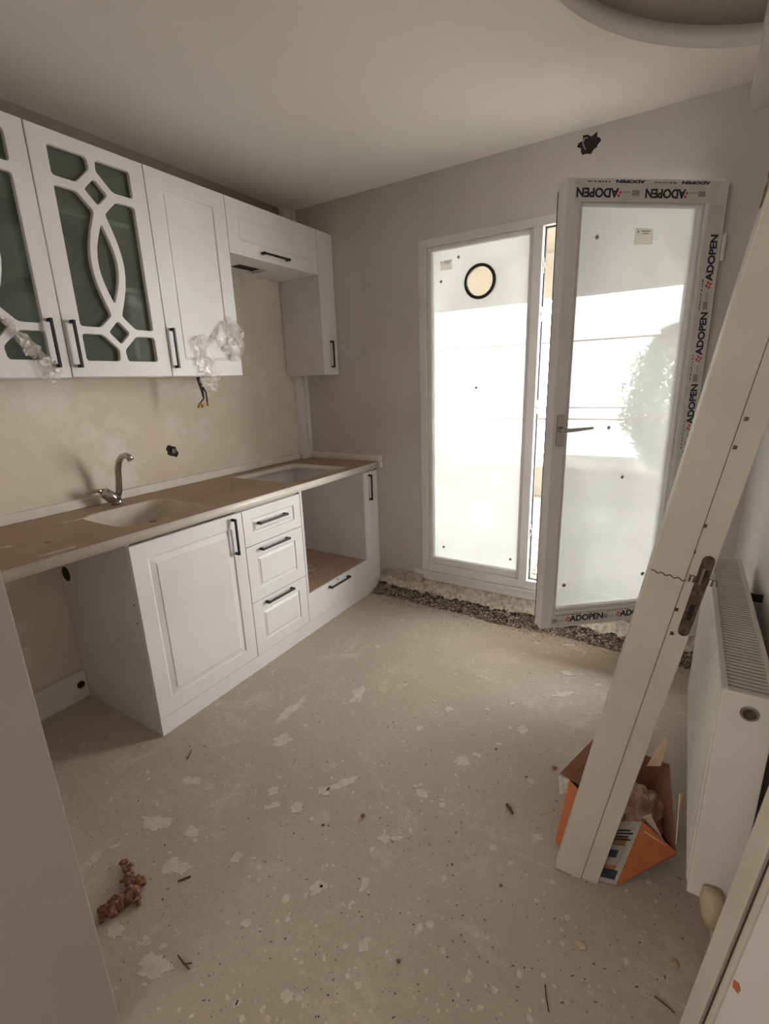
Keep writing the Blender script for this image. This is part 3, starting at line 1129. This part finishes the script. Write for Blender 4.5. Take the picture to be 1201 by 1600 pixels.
# basin
loops = []
for k, (ins, dz) in enumerate(((0, .8995), (.004, .895), (.012, .86), (.022, .80), (.045, .765), (.09, .752), (.15, .748))):
    loops.append([(a, b, dz) for a, b in rrect(.165 + ins, .535 - ins, -1.70 + ins, -1.305 - ins, max(.085 - ins * .4, .03), 7)])
bs_ = obj('sink_basin', G().loft(loops, False, True), 'basin', wt, smooth=True)
so = bs_.modifiers.new('thick', 'SOLIDIFY')
so.thickness = .006
so.offset = 1
obj('drain', G().tube([(.35, -1.50, .7485), (.35, -1.50, .7505)], .035, 24), 'chrome', wt)
# torn brown paper / splinters on the worktop left
for k, (y_, x_, L_, a) in enumerate(((-1.78, .20, .10, 1.45), (-2.02, .57, .12, 1.5), (-1.60, .53, .03, 1.1), (-2.05, .34, .05, 1.3), (-1.93, .42, .02, .4))):
    c, s_ = math.cos(a), math.sin(a)
    q = [(x_ + c * L_ * t + s_ * w_, y_ + s_ * L_ * t - c * w_) for t, w_ in ((0, 0), (.2, .008), (.6, .012), (1, .003), (.9, -.006), (.4, -.008))]
    g = G().loft([[(a_, b_, .9002) for a_, b_ in q], [(a_, b_, .9022) for a_, b_ in q]], True, True)
    tag(obj('wood_sliver', g, 'card_in' if k in (2, 4) else 'foam'), ['pale torn sliver on the worktop left of the basin', 'pale split sliver along the worktop front edge', 'small brown chip on the worktop before the basin',
        'pale torn sliver in the middle of the left worktop', 'small brown chip in the middle of the left worktop'][k], 'debris')
# upstand strips
us = obj('upstand', G().box(.002, .020, WY0, -.104, .9004, .943).box(.030, .050, -.104, -.022, .9004, .943)
         .box(.052, .640, -.022, -.003, .9004, .943), 'stone', bev=.003)
tag(us, 'low cream upstand strip along the rear of the worktop and corner', 'upstand')
tag(obj('upstand_end_piece', G().box(.622, .642, -.024, -.002, .862, .8995), 'stone', bev=.003), 'broken cream end block under the right end of the upstand', 'trim piece')
# niche board along the left wall
nb = obj('skirting_board', G().box(.003, .02, WY0, yp - .002, 0, .14), 'lacquer', bev=.001)
tag(nb, 'low white board on the wall foot in the empty appliance niche', 'board')
obj('pipe_notch', G().tube([(.0195, -1.765, .075), (.0212, -1.765, .075)], .018, 16), 'dark', nb)

# tap
TO = (.095, -1.478, .9)
tp = empty('tap', TO, 'chrome single lever kitchen tap with curved spout beside the basin', 'tap')
obj('tap_base', G().loft([[(r_ * math.cos(t), r_ * math.sin(t), z) for t in [k * math.pi / 12 for k in range(24)]] for r_, z in ((.026, 0.0005), (.026, .006), (.022, .010), (.02, .03))], True, True), 'chrome', tp, smooth=False)
obj('tap_body', G().tube([(0, .004, .015), (-.004, -.018, .035), (-.012, -.045, .065), (-.014, -.052, .072)], [.023, .026, .026, .015], 20), 'chrome', tp, smooth=True)
obj('lever', G().tube([(-.012, -.046, .07), (-.02, -.075, .078), (-.03, -.115, .072)], [.012, .008, .005], 12), 'chrome', tp, smooth=True)
sp_ = []
for (a, b, c) in ((0, .006, .03), (0.0, .018, .06), (.006, .022, .11), (.016, .022, .16), (.036, .022, .20), (.07, .022, .225), (.105, .022, .232), (.125, .022, .226), (.134, .022, .214)):
    sp_.append((a, b, c))
obj('spout', G().tube(sp_, [.012, .0145, .0145, .0145, .014, .0135, .0135, .014, .014], 16), 'chrome', tp, smooth=True)

# ------------------------------------------------------------------ leaning door jamb
def frame_matrix(O, Z, Wd):
    Z = Vector(Z).normalized()
    Wd = Vector(Wd)
    Wd = (Wd - Z * Wd.dot(Z)).normalized()
    Nn = Z.cross(Wd)          # points away from the camera
    m = Matrix.Identity(4)
    for k in range(3):
        m[k][0], m[k][1], m[k][2] = Wd[k], Nn[k], Z[k]
    m.translation = Vector(O)
    return m


JM = frame_matrix((2.137, -1.497, 0.006), (.189, -.045, 1.267), (.99, .12, 0))
jl = bpy.data.objects.new('door_jamb', None)
jl.empty_display_size = .05
jl.matrix_world = JM
COL.objects.link(jl)
tag(jl, 'tall cream door jamb leaning towards the right wall, with a rusty lock plate', 'door jamb')
JL = 2.17
obj('face_board', G().box(0, .070, 0, .034, 0.004, JL), 'jamb', jl, .0025)
obj('rebate_board', G().box(.0715, .115, .005, .034, 0.004, JL), 'jamb', jl, .0025)
obj('groove_strip', G().box(.066, .074, .018, .036, 0.006, JL - .01), 'crackdark', jl)
pm = Matrix.Rotation(0, 4, 'Y')
plate = []
for z, k in ((.864, 1), (1.062, -1)):
    pass
pl = [(.101 + .0115 * math.cos(math.radians(a)), .876 + .0115 * math.sin(math.radians(a))) for a in range(180, 361, 20)] + \
     [(.1 + .0115 * math.cos(math.radians(a)), 1.05 + .0115 * math.sin(math.radians(a))) for a in range(0, 181, 20)]
sp = obj('strike_plate', G().loft([[(a, .0045, b) for a, b in pl], [(a, .0025, b) for a, b in pl]], True, True), 'nickel', jl)
obj('latch_opening', G().box(.0955, .1055, .0018, .0026, .998, 1.03), 'dark', sp)
obj('latch_opening', G().box(.0955, .1055, .0018, .0026, .905, .945), 'dark', sp)
obj('latch_lip', G().box(.0945, .0995, .0006, .0018, .995, 1.033), 'chrome', sp)
for z in (.878, 1.048, .975):
    obj('screw', G().tube([(.1005, .0026, z), (.1005, .0008, z)], .004, 8), 'crackdark', sp)
# wavy crack with a coil of scratched wire marks
cr_ = [(.004 + .068 * t, -.0006, 1.003 - .006 * t + .0022 * math.sin(t * 26)) for t in [k / 40 for k in range(41)]]
obj('crack', G().tube(cr_, .0011, 5), 'crackdark', jl)
cw = [(.074 + .052 * t + .003 * math.sin(t * 40), .002, 1.004 + .008 * math.cos(t * 40)) for t in [k / 70 for k in range(71)]]
obj('wire_coil', G().tube(cw, .0009, 5), 'crackdark', jl)
for x_, z_ in ((.074, 1.285), (.070, 1.12), (.066, 1.06), (.071, .92), (.078, .86), (.076, 1.34)):
    obj('paint_chip', G().box(x_, x_ + .006, -.0005 if x_ < .066 else .001, .006, z_, z_ + .007), 'nickel', jl)
# splintered brown edge near the top, seen behind the left arris
g = G()
rq = random.Random(4)
for k in range(5):
    z = 1.69 + k * .012 + rq.uniform(-.005, .005)
    g.add([(-.001, .01, z), (-.001, .03, z), (-.005 * rq.random() - .001, .02, z + .01), (-.001, .02, z + .022)], [(0, 1, 2), (1, 3, 2), (3, 0, 2), (0, 3, 1)])
obj('splintered_edge', g, 'rust', jl)

# second leaning frame piece in the right foreground
J2 = frame_matrix((2.42, -1.85, 0.012), (.044, -.027, .587), (.6, -.8, 0))
j2 = bpy.data.objects.new('door_frame_piece', None)
j2.empty_display_size = .05
j2.matrix_world = J2
COL.objects.link(j2)
tag(j2, 'cream door frame piece with grooved edge leaning at the bottom right corner', 'door frame')
HL = 0.94
obj('edge_board', G().box(-.004, .026, 0, .03, 0, HL), 'jamb', j2, .002)
obj('groove', G().box(.026, .0335, .008, .028, 0, HL), 'crackdark', j2)
obj('moulding_strip', G().box(.0335, .043, .0, .03, 0, HL), 'jamb', j2, .003)
obj('panel', G().box(.043, .16, .006, .028, 0, HL), 'wall_white', j2, .001)
st = G().loft([[(.048 + a, .0058, .428 + b) for a, b in ((0, 0), (.010, .002), (.012, .014), (.006, .022), (-.002, .014))], [(.048 + a, .005, .428 + b) for a, b in ((0, 0), (.010, .002), (.012, .014), (.006, .022), (-.002, .014))]], True, True)
obj('terracotta_sticker', st, 'terracotta', j2)

# ------------------------------------------------------------------ radiator
RX0, RX1, RY0, RY1, RZ0, RZ1 = 2.447, 2.548, -1.515, -.60, .145, .742
o = (2.5, -1.06, RZ0)
ra = empty('radiator', o, 'white ribbed panel radiator under the right wall with slotted top grille', 'radiator')
g = G()
# corrugated front panel (ribs run vertically), profile swept in z
prof = []
n = 27
for i in range(n):
    y = RY0 + .013 + (RY1 - RY0 - .024) * i / n
    dy = (RY1 - RY0 - .024) / n
    prof += [(RX0 + .006, y), (RX0 + .006, y + dy * .25), (RX0, y + dy * .4), (RX0, y + dy * .85)]
prof.append((RX0 + .006, RY1 - .012))
z_in = .03
loops = []
for zz, dx in ((RZ0, .012), (RZ0 + .012, .004), (RZ0 + z_in, 0), (RZ1 - z_in, 0), (RZ1 - .012, .004), (RZ1 - .003, .010)):
    loops.append([(x + dx * (1 if x < RX0 + .003 else .6), y, zz) for x, y in prof])
gg = G()
nn = len(prof)
gg.add([v for l in loops for v in l], [(i * nn + k, i * nn + k + 1, (i + 1) * nn + k + 1, (i + 1) * nn + k) for i in range(len(loops) - 1) for k in range(nn - 1)])
fp = obj('front_panel', off(gg, o), 'radiator', ra, smooth=False)
so = fp.modifiers.new('thick', 'SOLIDIFY')
so.thickness = .0015
obj('rear_panel', off(G().box(RX1 - .010, RX1, RY0 + .01, RY1 - .01, RZ0, RZ1 - .01), o), 'radiator', ra)
obj('side_cover', off(G().box(RX0 + .003, RX1, RY0, RY0 + .013, RZ0 + .01, RZ1), o), 'radiator', ra, .003)
obj('side_cover', off(G().box(RX0 + .008, RX1, RY1 - .008, RY1, RZ0 + .01, RZ1), o), 'radiator', ra, .003)
g = G().box(RX0 + .002, RX0 + .014, RY0 + .002, RY1 - .002, RZ1 - .008, RZ1 + .003).box(RX1 - .012, RX1, RY0 + .002, RY1 - .002, RZ1 - .008, RZ1 + .003)
g.box(RX0 + .014, RX1 - .012, RY0 + .001, RY0 + .012, RZ1 - .006, RZ1 + .002).box(RX0 + .014, RX1 - .012, RY1 - .012, RY1 - .001, RZ1 - .006, RZ1 + .002)
gr = obj('top_grille', off(g, o), 'grille', ra, .001)
ns = 58
gslat = None
for i in range(ns):
    y = RY0 + .018 + (RY1 - RY0 - .036) * i / (ns - 1)
    if gslat is None:
        gslat = obj('slat', off(G().box(RX0 + .014, RX1 - .012, -.0036, .0036, RZ1 - .004, RZ1), (o[0], 0, o[2])), 'grille', gr)
        s_ = gslat
    else:
        s_ = gslat.copy()
        COL.objects.link(s_)
    s_.location = (0, y - o[1], 0)
for x_ in (RX0 + .02, RX1 - .03):
    pass
obj('shaded_core', off(G().box(RX0 + .02, RX1 - .012, RY0 + .02, RY1 - .02, RZ0 + .03, RZ1 - .016), o), 'dark', ra)  # dark block, shade behind the grille slots put into its colour
cap = obj('connection_socket', off(G().loft([[(2.503 + r_ * math.cos(t), RY0 - d_, .700 + r_ * math.sin(t)) for t in [k * math.pi / 12 for k in range(24)]] for r_, d_ in ((.0175, 0), (.0175, .004), (.0165, .005), (.0125, .005), (.0115, .001))], False, False), o), 'chrome', ra, smooth=False)
obj('socket_bore', off(G().tube([(2.503, RY0 - .0005, .700), (2.503, RY0 - .0015, .700)], .0118, 24), o), 'nickel', cap)
for y_ in (-.86, -1.30):
    obj('wall_bracket', off(G().box(RX1, XR - .0005, y_ - .005, y_ + .005, .695, .72), o), 'gasket', ra)
vv = obj('radiator_valve', G().tube([(2.497, RY0 - .004, .205), (2.50, RY0 - .022, .185), (2.505, RY0 - .034, .16), (2.508, RY0 - .036, .13)], [.018, .027, .026, .018], 16), 'valve', smooth=True)
tag(vv, 'rounded cream plastic cap at the bottom of the radiator end', 'valve')
tag(obj('heating_pipe', G().tube([(2.51, RY0 - .03, .125), (2.52, RY0 - .03, .06), (2.525, RY0 - .03, -.001)], .009, 10), 'valve'), 'short cream pipe rising from the floor to the radiator cap', 'pipe')

# ------------------------------------------------------------------ cardboard box behind the jamb
bo = empty('cardboard_box', (2.28, -1.30, 0), 'torn open orange printed cardboard box on the floor behind the leaning jamb', 'box')
OB = Vector((2.28, -1.30, 0))


def sheet(name, pts, mat, th=.003, parent=bo, mat2=None):
    P = [Vector(p) - OB for p in pts]
    nrm = (P[1] - P[0]).cross(P[2] - P[0]).normalized()
    g = G().loft([[tuple(p) for p in P], [tuple(p + nrm * th) for p in P]], True, True)
    ob = obj(name, g, mat, parent, .0006)
    if mat2:
        ob.data.materials.append(M[mat2])
        for f in ob.data.polygons:
            if f.normal.dot(nrm) > .8:
                f.material_index = 1
    return ob


A0, B0_, C0, D0 = Vector((2.118, -1.405, .004)), Vector((2.262, -1.492, .004)), Vector((2.434, -1.318, .055)), Vector((2.325, -1.10, .004))
E0 = Vector((2.17, -1.10, .004))
A1 = Vector((2.126, -1.270, .128))
A2 = Vector((2.150, -1.300, .128))
B1_ = Vector((2.340, -1.385, .19))
C1 = Vector((2.432, -1.338, .085))
D1 = Vector((2.40, -1.09, .17))
E1 = Vector((2.20, -1.07, .17))
BM_ = Vector((2.296, -1.458, .006))
BL_ = Vector((2.262, -1.420, .178))
B0_ = Vector((2.230, -1.472, .004))
sheet('bottom', [A0, E0, D0, C0, BM_, B0_], 'card_in', .003)
fl_ = sheet('left_face', [A0, B0_ + Vector((-.010, .004, 0)), BL_ + Vector((-.014, .008, -.004)), A1], 'card_in', .003, mat2='orange')
sheet('label_face', [B0_, BM_, B1_, BL_], 'card_in', .003, mat2='greyprint')
sheet('front_face', [BM_, C0, C1, B1_], 'card_in', .003, mat2='orange')
sheet('back_face', [E0, D0, D1, E1], 'card_in', .003)
sheet('right_face', [D0, C0, C1, D1], 'card_in', .003)
sheet('rear_left_face', [A0, E0, E1, A1], 'card_in', .003)
sheet('flap', [(2.095, -1.275, .145), (2.165, -1.06, .15), (2.22, -1.09, .12), (2.16, -1.27, .12)], 'card_in', .003)
sheet('flap', [(2.085, -1.24, .10), A1, (2.135, -1.29, .10), (2.10, -1.29, .075)], 'foam', .003)
sheet('flap', [(2.335, -1.17, .20), (2.372, -1.15, .20), (2.385, -1.10, .26), (2.375, -1.09, .27)], 'card_pale', .003)
sheet('flap', [B1_ + Vector((.002, .004, .008)), B1_ + Vector((.02, .035, .0)), C1 + Vector((-.04, .03, -.01)), C1 + Vector((-.004, .0, .004)), C1 + Vector((-.03, -.0, .02))], 'card_pale', .003)
sheet('flap', [(2.428, -1.24, .20), (2.436, -1.22, .19), (2.437, -1.29, .10), (2.430, -1.34, .11)], 'card_pale', .003)


def on_face(name, P0, P1, P2, u0, u1, v0, v1, mat, parent, lift=.0008, flip=1, P3=None):
    """thin printed patch on the face spanned by P0->P1 (u) and P0->P2 (v)"""
    U_, V_ = P1 - P0, P2 - P0
    P3 = P3 or P1 + V_
    nrm = U_.cross(V_).normalized() * flip
    bl = lambda a, b: P0 * (1 - a) * (1 - b) + P1 * a * (1 - b) + P2 * (1 - a) * b + P3 * a * b
    q = [bl(a, b) + nrm * (.0035 + lift) - OB for a, b in ((u0, v0), (u1, v0), (u1, v1), (u0, v1))]
    return obj(name, G().loft([[tuple(x - nrm * .0008) for x in q], [tuple(x) for x in q]], True, True), mat, parent)


Q0, Q1, Q2 = B0_, BM_, BL_
lf = bpy.data.objects['label_face']
ff = bpy.data.objects['front_face']
# grey print side: pictogram, dark code block, lines of type
on_face('printed_block', Q0, Q1, Q2, .15, .85, .08, .22, 'ink', lf, P3=B1_)
on_face('printed_picture', Q0, Q1, Q2, .05, .8, .30, .62, 'greyink', lf, P3=B1_)
on_face('printed_picture', Q0, Q1, Q2, .3, .6, .42, .54, 'ink', lf, .0012, P3=B1_)
for k in range(4):
    on_face('printed_line', Q0, Q1, Q2, .15 + .05 * (k % 2), .85 - .12 * (k % 2), .70 + .05 * k, .722 + .05 * k, 'ink', lf, P3=B1_)
# front: printed rim line
on_face('printed_line', BM_, C0, B1_, .1, .7, .88, .90, 'card_pale', ff, P3=C1)
on_face('printed_line', BM_, C0, B1_, .25, .6, .72, .75, 'card_in', ff, P3=C1)
# left orange face: white squares and marks
for (u0, u1, v0, v1, mt) in ((.10, .26, .78, .92, 'card_pale'), (.14, .22, .81, .89, 'card_in'), (.12, .20, .40, .46, 'card_pale'), (.08, .30, .58, .60, 'card_in'), (.08, .28, .54, .555, 'card_in'),
                             (.06, .12, .10, .15, 'card_in'), (.16, .22, .12, .17, 'card_in'), (.1, .16, .2, .25, 'card_in'), (.2, .26, .22, .27, 'card_in'), (.3, .34, .1, .15, 'card_pale')):
    on_face('printed_mark', A0, B0_, A1, u0, u1, v0, v1, mt, fl_, .0004 if mt == 'card_pale' else .0008)
# crumpled dusty bag inside
bm = bmesh.new()
bmesh.ops.create_icosphere(bm, subdivisions=4, radius=1)
for q in bm.verts:
    k = 1 + .35 * noise.noise(q.co * 2.3) + .16 * abs(noise.noise(q.co * 6))
    q.co = Vector((q.co.x * .055 * k, q.co.y * .085 * k, max(q.co.z, -.8) * .062 * k))
me = bpy.data.meshes.new('crumpled_bag')
bm.to_mesh(me)
bm.free()
M['bag'] = plain('dusty_bag', rgb(178, 148, 126), 0.5, c2=rgb(140, 98, 72), scale=14, bmp=.5, bscale=40)
me.materials.append(M['bag'])
bgo = bpy.data.objects.new('crumpled_bag', me)
bgo.location = (2.335, -1.235, .072)
COL.objects.link(bgo)
tag(bgo, 'crumpled dusty brown bag lying inside the open cardboard box', 'bag')

# ------------------------------------------------------------------ floor splashes and litter
fl = bpy.data.objects['floor']


def splat(u, v, ru, rv, seed, ang=0.0):
    """thin dried splash centred at the floor spot, size in metres"""
    p = pix(u, v)
    n = 72
    P = []
    for k in range(n):
        t = 2 * math.pi * k / n
        r_ = 1 + .55 * noise.noise(Vector((math.cos(t) * 1.4, math.sin(t) * 1.4, seed))) + .35 * noise.noise(Vector((math.cos(t) * 4.5, math.sin(t) * 4.5, seed + 9))) + .3 * noise.noise(Vector((math.cos(t) * 11, math.sin(t) * 11, seed + 5)))
        a, b = ru * r_ * math.cos(t), rv * r_ * math.sin(t)
        P.append((p.x + a * math.cos(ang) - b * math.sin(ang), p.y + a * math.sin(ang) + b * math.cos(ang)))
    return P


SPL = [(455, 1110, .022, .10, 1, .0), (440, 1158, .035, .035, 2, .2), (535, 1224, .07, .014, 3, 1.0), (505, 1236, .02, .02, 4, 0), (463, 1262, .022, .02, 5, 0), (427, 1236, .022, .016, 6, .5),
       (245, 1285, .05, .028, 7, .4), (300, 1300, .03, .018, 8, .2), (270, 1355, .04, .024, 9, .4), (370, 1340, .018, .016, 10, 0), (240, 1510, .040, .030, 11, .3), (150, 1338, .016, .016, 12, 0),
       (180, 1322, .02, .007, 13, .9), (385, 1442, .015, .01, 14, .4), (495, 1388, .018, .018, 15, 0), (447, 1404, .01, .014, 16, 0), (570, 1476, .012, .02, 17, 0), (448, 1556, .016, .013, 18, .2),
       (722, 1190, .030, .020, 19, .5), (745, 1180, .02, .012, 20, 0), (700, 1108, .02, .016, 21, .3), (655, 1138, .018, .014, 22, 0), (815, 1140, .025, .018, 23, .4), (880, 1085, .05, .018, 24, .7),
       (885, 1052, .028, .018, 25, .2), (935, 1070, .022, .01, 26, .6), (560, 1085, .03, .05, 27, .3), (590, 1010, .016, .014, 28, 0), (660, 1240, .02, .02, 29, 0), (690, 1258, .012, .012, 30, 0),
       (600, 1310, .02, .016, 31, .1), (620, 1310, .018, .008, 32, .6), (655, 1450, .008, .012, 33, 0), (672, 1445, .01, .01, 34, 0), (770, 1325, .012, .01, 35, 0), (840, 1308, .02, .009, 36, .5),
       (300, 1220, .035, .02, 37, .3), (425, 1260, .03, .012, 38, .8), (760, 1108, .012, .01, 39, 0), (828, 1220, .014, .01, 40, 0), (633, 1070, .014, .01, 41, .4), (840, 1005, .018, .01, 42, .3),
       (960, 1005, .03, .01, 43, .6), (700, 1000, .014, .006, 44, .6), (890, 1008, .03, .012, 45, .5), (560, 1540, .01, .008, 46, 0), (730, 1530, .008, .009, 47, 0), (505, 1385, .012, .01, 48, 0),
       (800, 1100, .02, .006, 49, .9), (570, 1380, .01, .02, 50, .2), (110, 1180, .012, .004, 51, .6), (130, 1165, .01, .004, 52, .5), (230, 1470, .014, .01, 53, 0), (180, 1455, .02, .02, 54, .6)]
g = G()
for s_ in SPL:
    P = splat(*s_)
    g.loft([[(a, b, .0001) for a, b in P], [(a, b, .0009) for a, b in P]], False, True)
rq = random.Random(77)
for k in range(520):
    u, v = rq.uniform(90, 1040), rq.uniform(960, 1598)
    p = pix(u, v)
    if not (.62 < p.x < 2.55 and -2.3 < p.y < -.1):
        continue
    r_ = rq.choice((.0025, .003, .004, .005, .008))
    P = splat(u, v, r_, r_ * rq.uniform(.5, 1), k + 100, rq.uniform(0, 3))[::7]
    g.loft([[(a, b, .0001) for a, b in P], [(a, b, .0008) for a, b in P]], False, True)
ps = obj('plaster_splashes', g, 'splat', fl)
ps['kind'] = 'stuff'
# countless small dark grit
g = G()
for k in range(420):
    u, v = rq.uniform(80, 1100), rq.uniform(930, 1598)
    p = pix(u, v)
    if not (.62 < p.x < 2.55 and -2.3 < p.y < -.05):
        continue
    g.chunk((p.x, p.y, .001), rq.choice((.001, .0015, .002, .0028)), rq)
gt = obj('grit', g, 'rubble', fl, fix=False)
gt['kind'] = 'stuff'


def lump(name, u, v, r, mat, label, cat, sq=.6, seed=0, stretch=(1, 1), rot=0, amp=.4, freq=1.6, sub=2, group=None):
    p = pix(u, v)
    bm = bmesh.new()
    bmesh.ops.create_icosphere(bm, subdivisions=sub, radius=1)
    for q in bm.verts:
        k = 1 + amp * noise.noise(q.co * freq + Vector((seed, seed, 0)))
        q.co = Vector((q.co.x * r * stretch[0] * k, q.co.y * r * stretch[1] * k, q.co.z * r * sq * k))
    zmin = min(q.co.z for q in bm.verts)
    me = bpy.data.meshes.new(name)
    bm.to_mesh(me)
    bm.free()
    me.materials.append(M[mat])
    o = bpy.data.objects.new(name, me)
    o.location = (p.x, p.y, -zmin + .0002)
    o.rotation_euler = (0, 0, rot)
    COL.objects.link(o)
    return tag(o, label, cat, group)


lump('pebble', 567, 1277, .008, 'brown', 'small reddish brown pebble near the middle of the floor', 'pebble', .7, 3)
lump('stone_chip', 505, 1290, .005, 'rubble', 'small dark stone chip left of the reddish pebble', 'stone chip', .6, 4)
lump('stone_chip', 822, 1215, .005, 'rubble', 'small dark stone chip left of the cardboard box', 'stone chip', .6, 5)
lump('stone_chip', 775, 1171, .005, 'rubble', 'dark stone chip in the middle right of the floor', 'stone chip', .6, 6)
lump('stone_chip', 622, 1504, .005, 'rubble', 'dark stone chip near the bottom centre of the floor', 'stone chip', .7, 7)
lump('stone_chip', 706, 1352, .004, 'rubble', 'tiny dark stone chip below the wood splinter', 'stone chip', .7, 8)
lump('stone_chip', 782, 1385, .0045, 'rubble', 'dark stone chip left of the leaning jamb foot', 'stone chip', .7, 9)
lump('stone_chip', 866, 1201, .009, 'card_in', 'brown cardboard scrap beside the box flap', 'scrap', .5, 10)
lump('washer_disc', 908, 1478, .011, 'valve', 'small round cream disc on the floor below the jamb', 'disc', .25, 1, amp=.05)
lump('washer_disc', 1054, 1508, .009, 'valve', 'pale oval disc on the floor beside the foreground frame piece', 'disc', .3, 2, amp=.08)
p0_, p1_ = pix(791, 1258), pix(801, 1273)
sp = obj('wood_splinter', G().tube([(p0_.x, p0_.y, .005), ((p0_.x + p1_.x) / 2, (p0_.y + p1_.y) / 2, .007), (p1_.x, p1_.y, .005)], [.004, .0055, .004], 6), 'wood')
tag(sp, 'dark brown wood splinter on the open floor left of the box', 'splinter')
tw = [pix(*q) for q in ((278, 1494), (288, 1508), (296, 1516))]
tag(obj('twig', G().tube([(q.x, q.y, .004) for q in tw], [.0018, .0028, .0018], 6).tube([(tw[1].x, tw[1].y, .004), (pix(300, 1507).x, pix(300, 1507).y, .005)], .0015, 6), 'wood'),
    'thin dark twig beside the pale plaster splash at lower left', 'twig')
tw = [pix(*q) for q in ((278, 1378), (298, 1370))]
tag(obj('twig', G().tube([(q.x, q.y, .003) for q in tw], .0025, 6), 'wood'), 'short dark stick above the brown foam lump', 'twig')
tw = [pix(*q) for q in ((1022, 1558), (1040, 1572), (1053, 1584))]
tag(obj('twig', G().tube([(q.x, q.y, .003) for q in tw], .0015, 6), 'wood'), 'thin brown twig at the lower right of the floor', 'twig')
tw = [pix(*q) for q in ((851, 1540), (853, 1560), (857, 1582))]
tag(obj('wire_offcut', G().tube([(q.x, q.y, .002) for q in tw], .0012, 6), 'gasket'), 'thin dark wire offcut at the bottom of the floor', 'wire')
tw = [pix(*q) for q in ((300, 1172), (294, 1186))]
tag(obj('twig', G().tube([(q.x, q.y, .003) for q in tw], [.001, .0025], 6), 'wood'), 'small dark stick by the sink cabinet corner', 'twig')

# brown crumbly foam lump: many joined nodules form one piece
g = G()
rq = random.Random(9)
path = [(165, 1428, .020), (178, 1420, .024), (192, 1412, .026), (205, 1402, .024), (213, 1392, .018), (206, 1384, .018), (200, 1375, .016), (213, 1378, .014), (221, 1376, .012), (198, 1360, .012), (194, 1350, .011), (215, 1410, .014)]
bm = bmesh.new()
for (u, v, r_) in path:
    p = pix(u, v)
    for k in range(13):
        q = Vector((p.x + rq.gauss(0, r_ * .42), p.y + rq.gauss(0, r_ * .42), r_ * .35 + abs(rq.gauss(0, r_ * .3))))
        R1 = r_ * rq.uniform(.30, .62)
        s0 = len(bm.verts)
        bmesh.ops.create_icosphere(bm, subdivisions=2, radius=1, matrix=Matrix.Translation(q))
        bm.verts.ensure_lookup_table()
        for w in bm.verts[s0:]:
            d = (w.co - q)
            w.co = q + d * R1 * (1 + .5 * noise.noise(d * 2.5 + q * 100))
            w.co.z = max(w.co.z, .0006)
me = bpy.data.meshes.new('foam_lump')
bm.to_mesh(me)
bm.free()
me.materials.append(M['rust'])
fo = bpy.data.objects.new('foam_lump', me)
COL.objects.link(fo)
tag(fo, 'crumbly reddish brown lump of debris on the floor at lower left', 'debris lump')

# ------------------------------------------------------------------ balcony beyond the glass
M['tiles'] = plain('outdoor_screed', rgb(132, 128, 119), 0.9, c2=rgb(106, 99, 88), scale=14, lo=.42, hi=.62, bmp=.4, bscale=20)
struct('floor_balcony', G().box(-1.2, 4.2, .2, 2.9, -.05, .10), 'tiles')
struct('wall_balcony', G().box(-1.2, 4.2, 2.75, 2.9, .10, .43), 'outbeige')
struct('trim_5', G().box(-1.2, 4.2, 2.75, 2.95, 2.186, 2.75), 'outbeige', label='beige lintel of the balcony front')
struct('ceiling_balcony', G().box(-1.2, 4.2, .2, 2.95, 2.6, 2.75), 'outbeige')
struct('wall_balcony_left', G().box(-1.35, -1.2, .2, 2.9, -.05, 2.75), 'outbeige')
# parapet cap and rails
rl = empty('balcony_railing', (1.3, 2.8, .43), 'red balcony railing bars above the beige parapet seen through the door', 'railing')
OR = (1.3, 2.8, .43)
for z, r_, mt in ((.955, .008, 'red'), (1.075, .006, 'outgrey'), (1.746, .008, 'red')):
    obj('rail', off(G().tube([(-1.15, 2.80, z), (4.15, 2.80, z)], r_, 8), OR), mt, rl)
for k in range(2):
    x = -1.1 + k * 5.2
    obj('post', off(G().tube([(x, 2.80, .43), (x, 2.80, 2.186)], .012, 8), OR), 'outgrey', rl)
# rubble heap outside by the door gap
rq = random.Random(15)
g = G()
for k in range(700):
    g.chunk((rq.uniform(.9, 2.6), .25 + abs(rq.gauss(0, .6)), .104), rq.uniform(.006, .022), rq)
tag(obj('balcony_rubble', g, 'rubble_pale', fix=False), 'loose pale rubble on the balcony floor outside the door', 'rubble', kind='stuff')
# tree beyond the balcony
to = (2.2, 7.0, -3.0)
tree = empty('tree', to, 'hazy grey-green tree outside, seen through the open door leaf pane', 'tree')
obj('trunk', G().tube([(0, 0, 0), (.05, 0, 1.5), (0, .05, 3.2), (.05, 0, 4.4)], [.16, .13, .10, .05], 10), 'bark', tree)
g = G()
rq = random.Random(21)
for k in range(14000):
    a = rq.uniform(0, 6.283)
    h = rq.uniform(-1, 1)
    rr_ = .80 * math.sqrt(1 - h * h) * rq.uniform(.55, 1) * (1 + .35 * noise.noise(Vector((math.cos(a) * 2, math.sin(a) * 2, h * 2.4))))
    c = Vector((rr_ * math.cos(a), rr_ * math.sin(a), 3.9 + h * 1.25))
    d1 = Vector((rq.uniform(-1, 1), rq.uniform(-1, 1), rq.uniform(-1, 1))).normalized()
    d2 = d1.orthogonal().normalized()
    s_ = rq.uniform(.03, .06)
    g.add([c, c + d1 * s_ + d2 * s_ * .4, c + d1 * s_ * 2, c + d1 * s_ - d2 * s_ * .4], [(0, 1, 2, 3)])
fo_ = obj('foliage', g, 'leafgreen', tree, fix=False)
fo_['kind'] = 'stuff'
struct('ground', G().box(-14, 16, 2.95, 26, -3.1, -3.0), 'tiles')
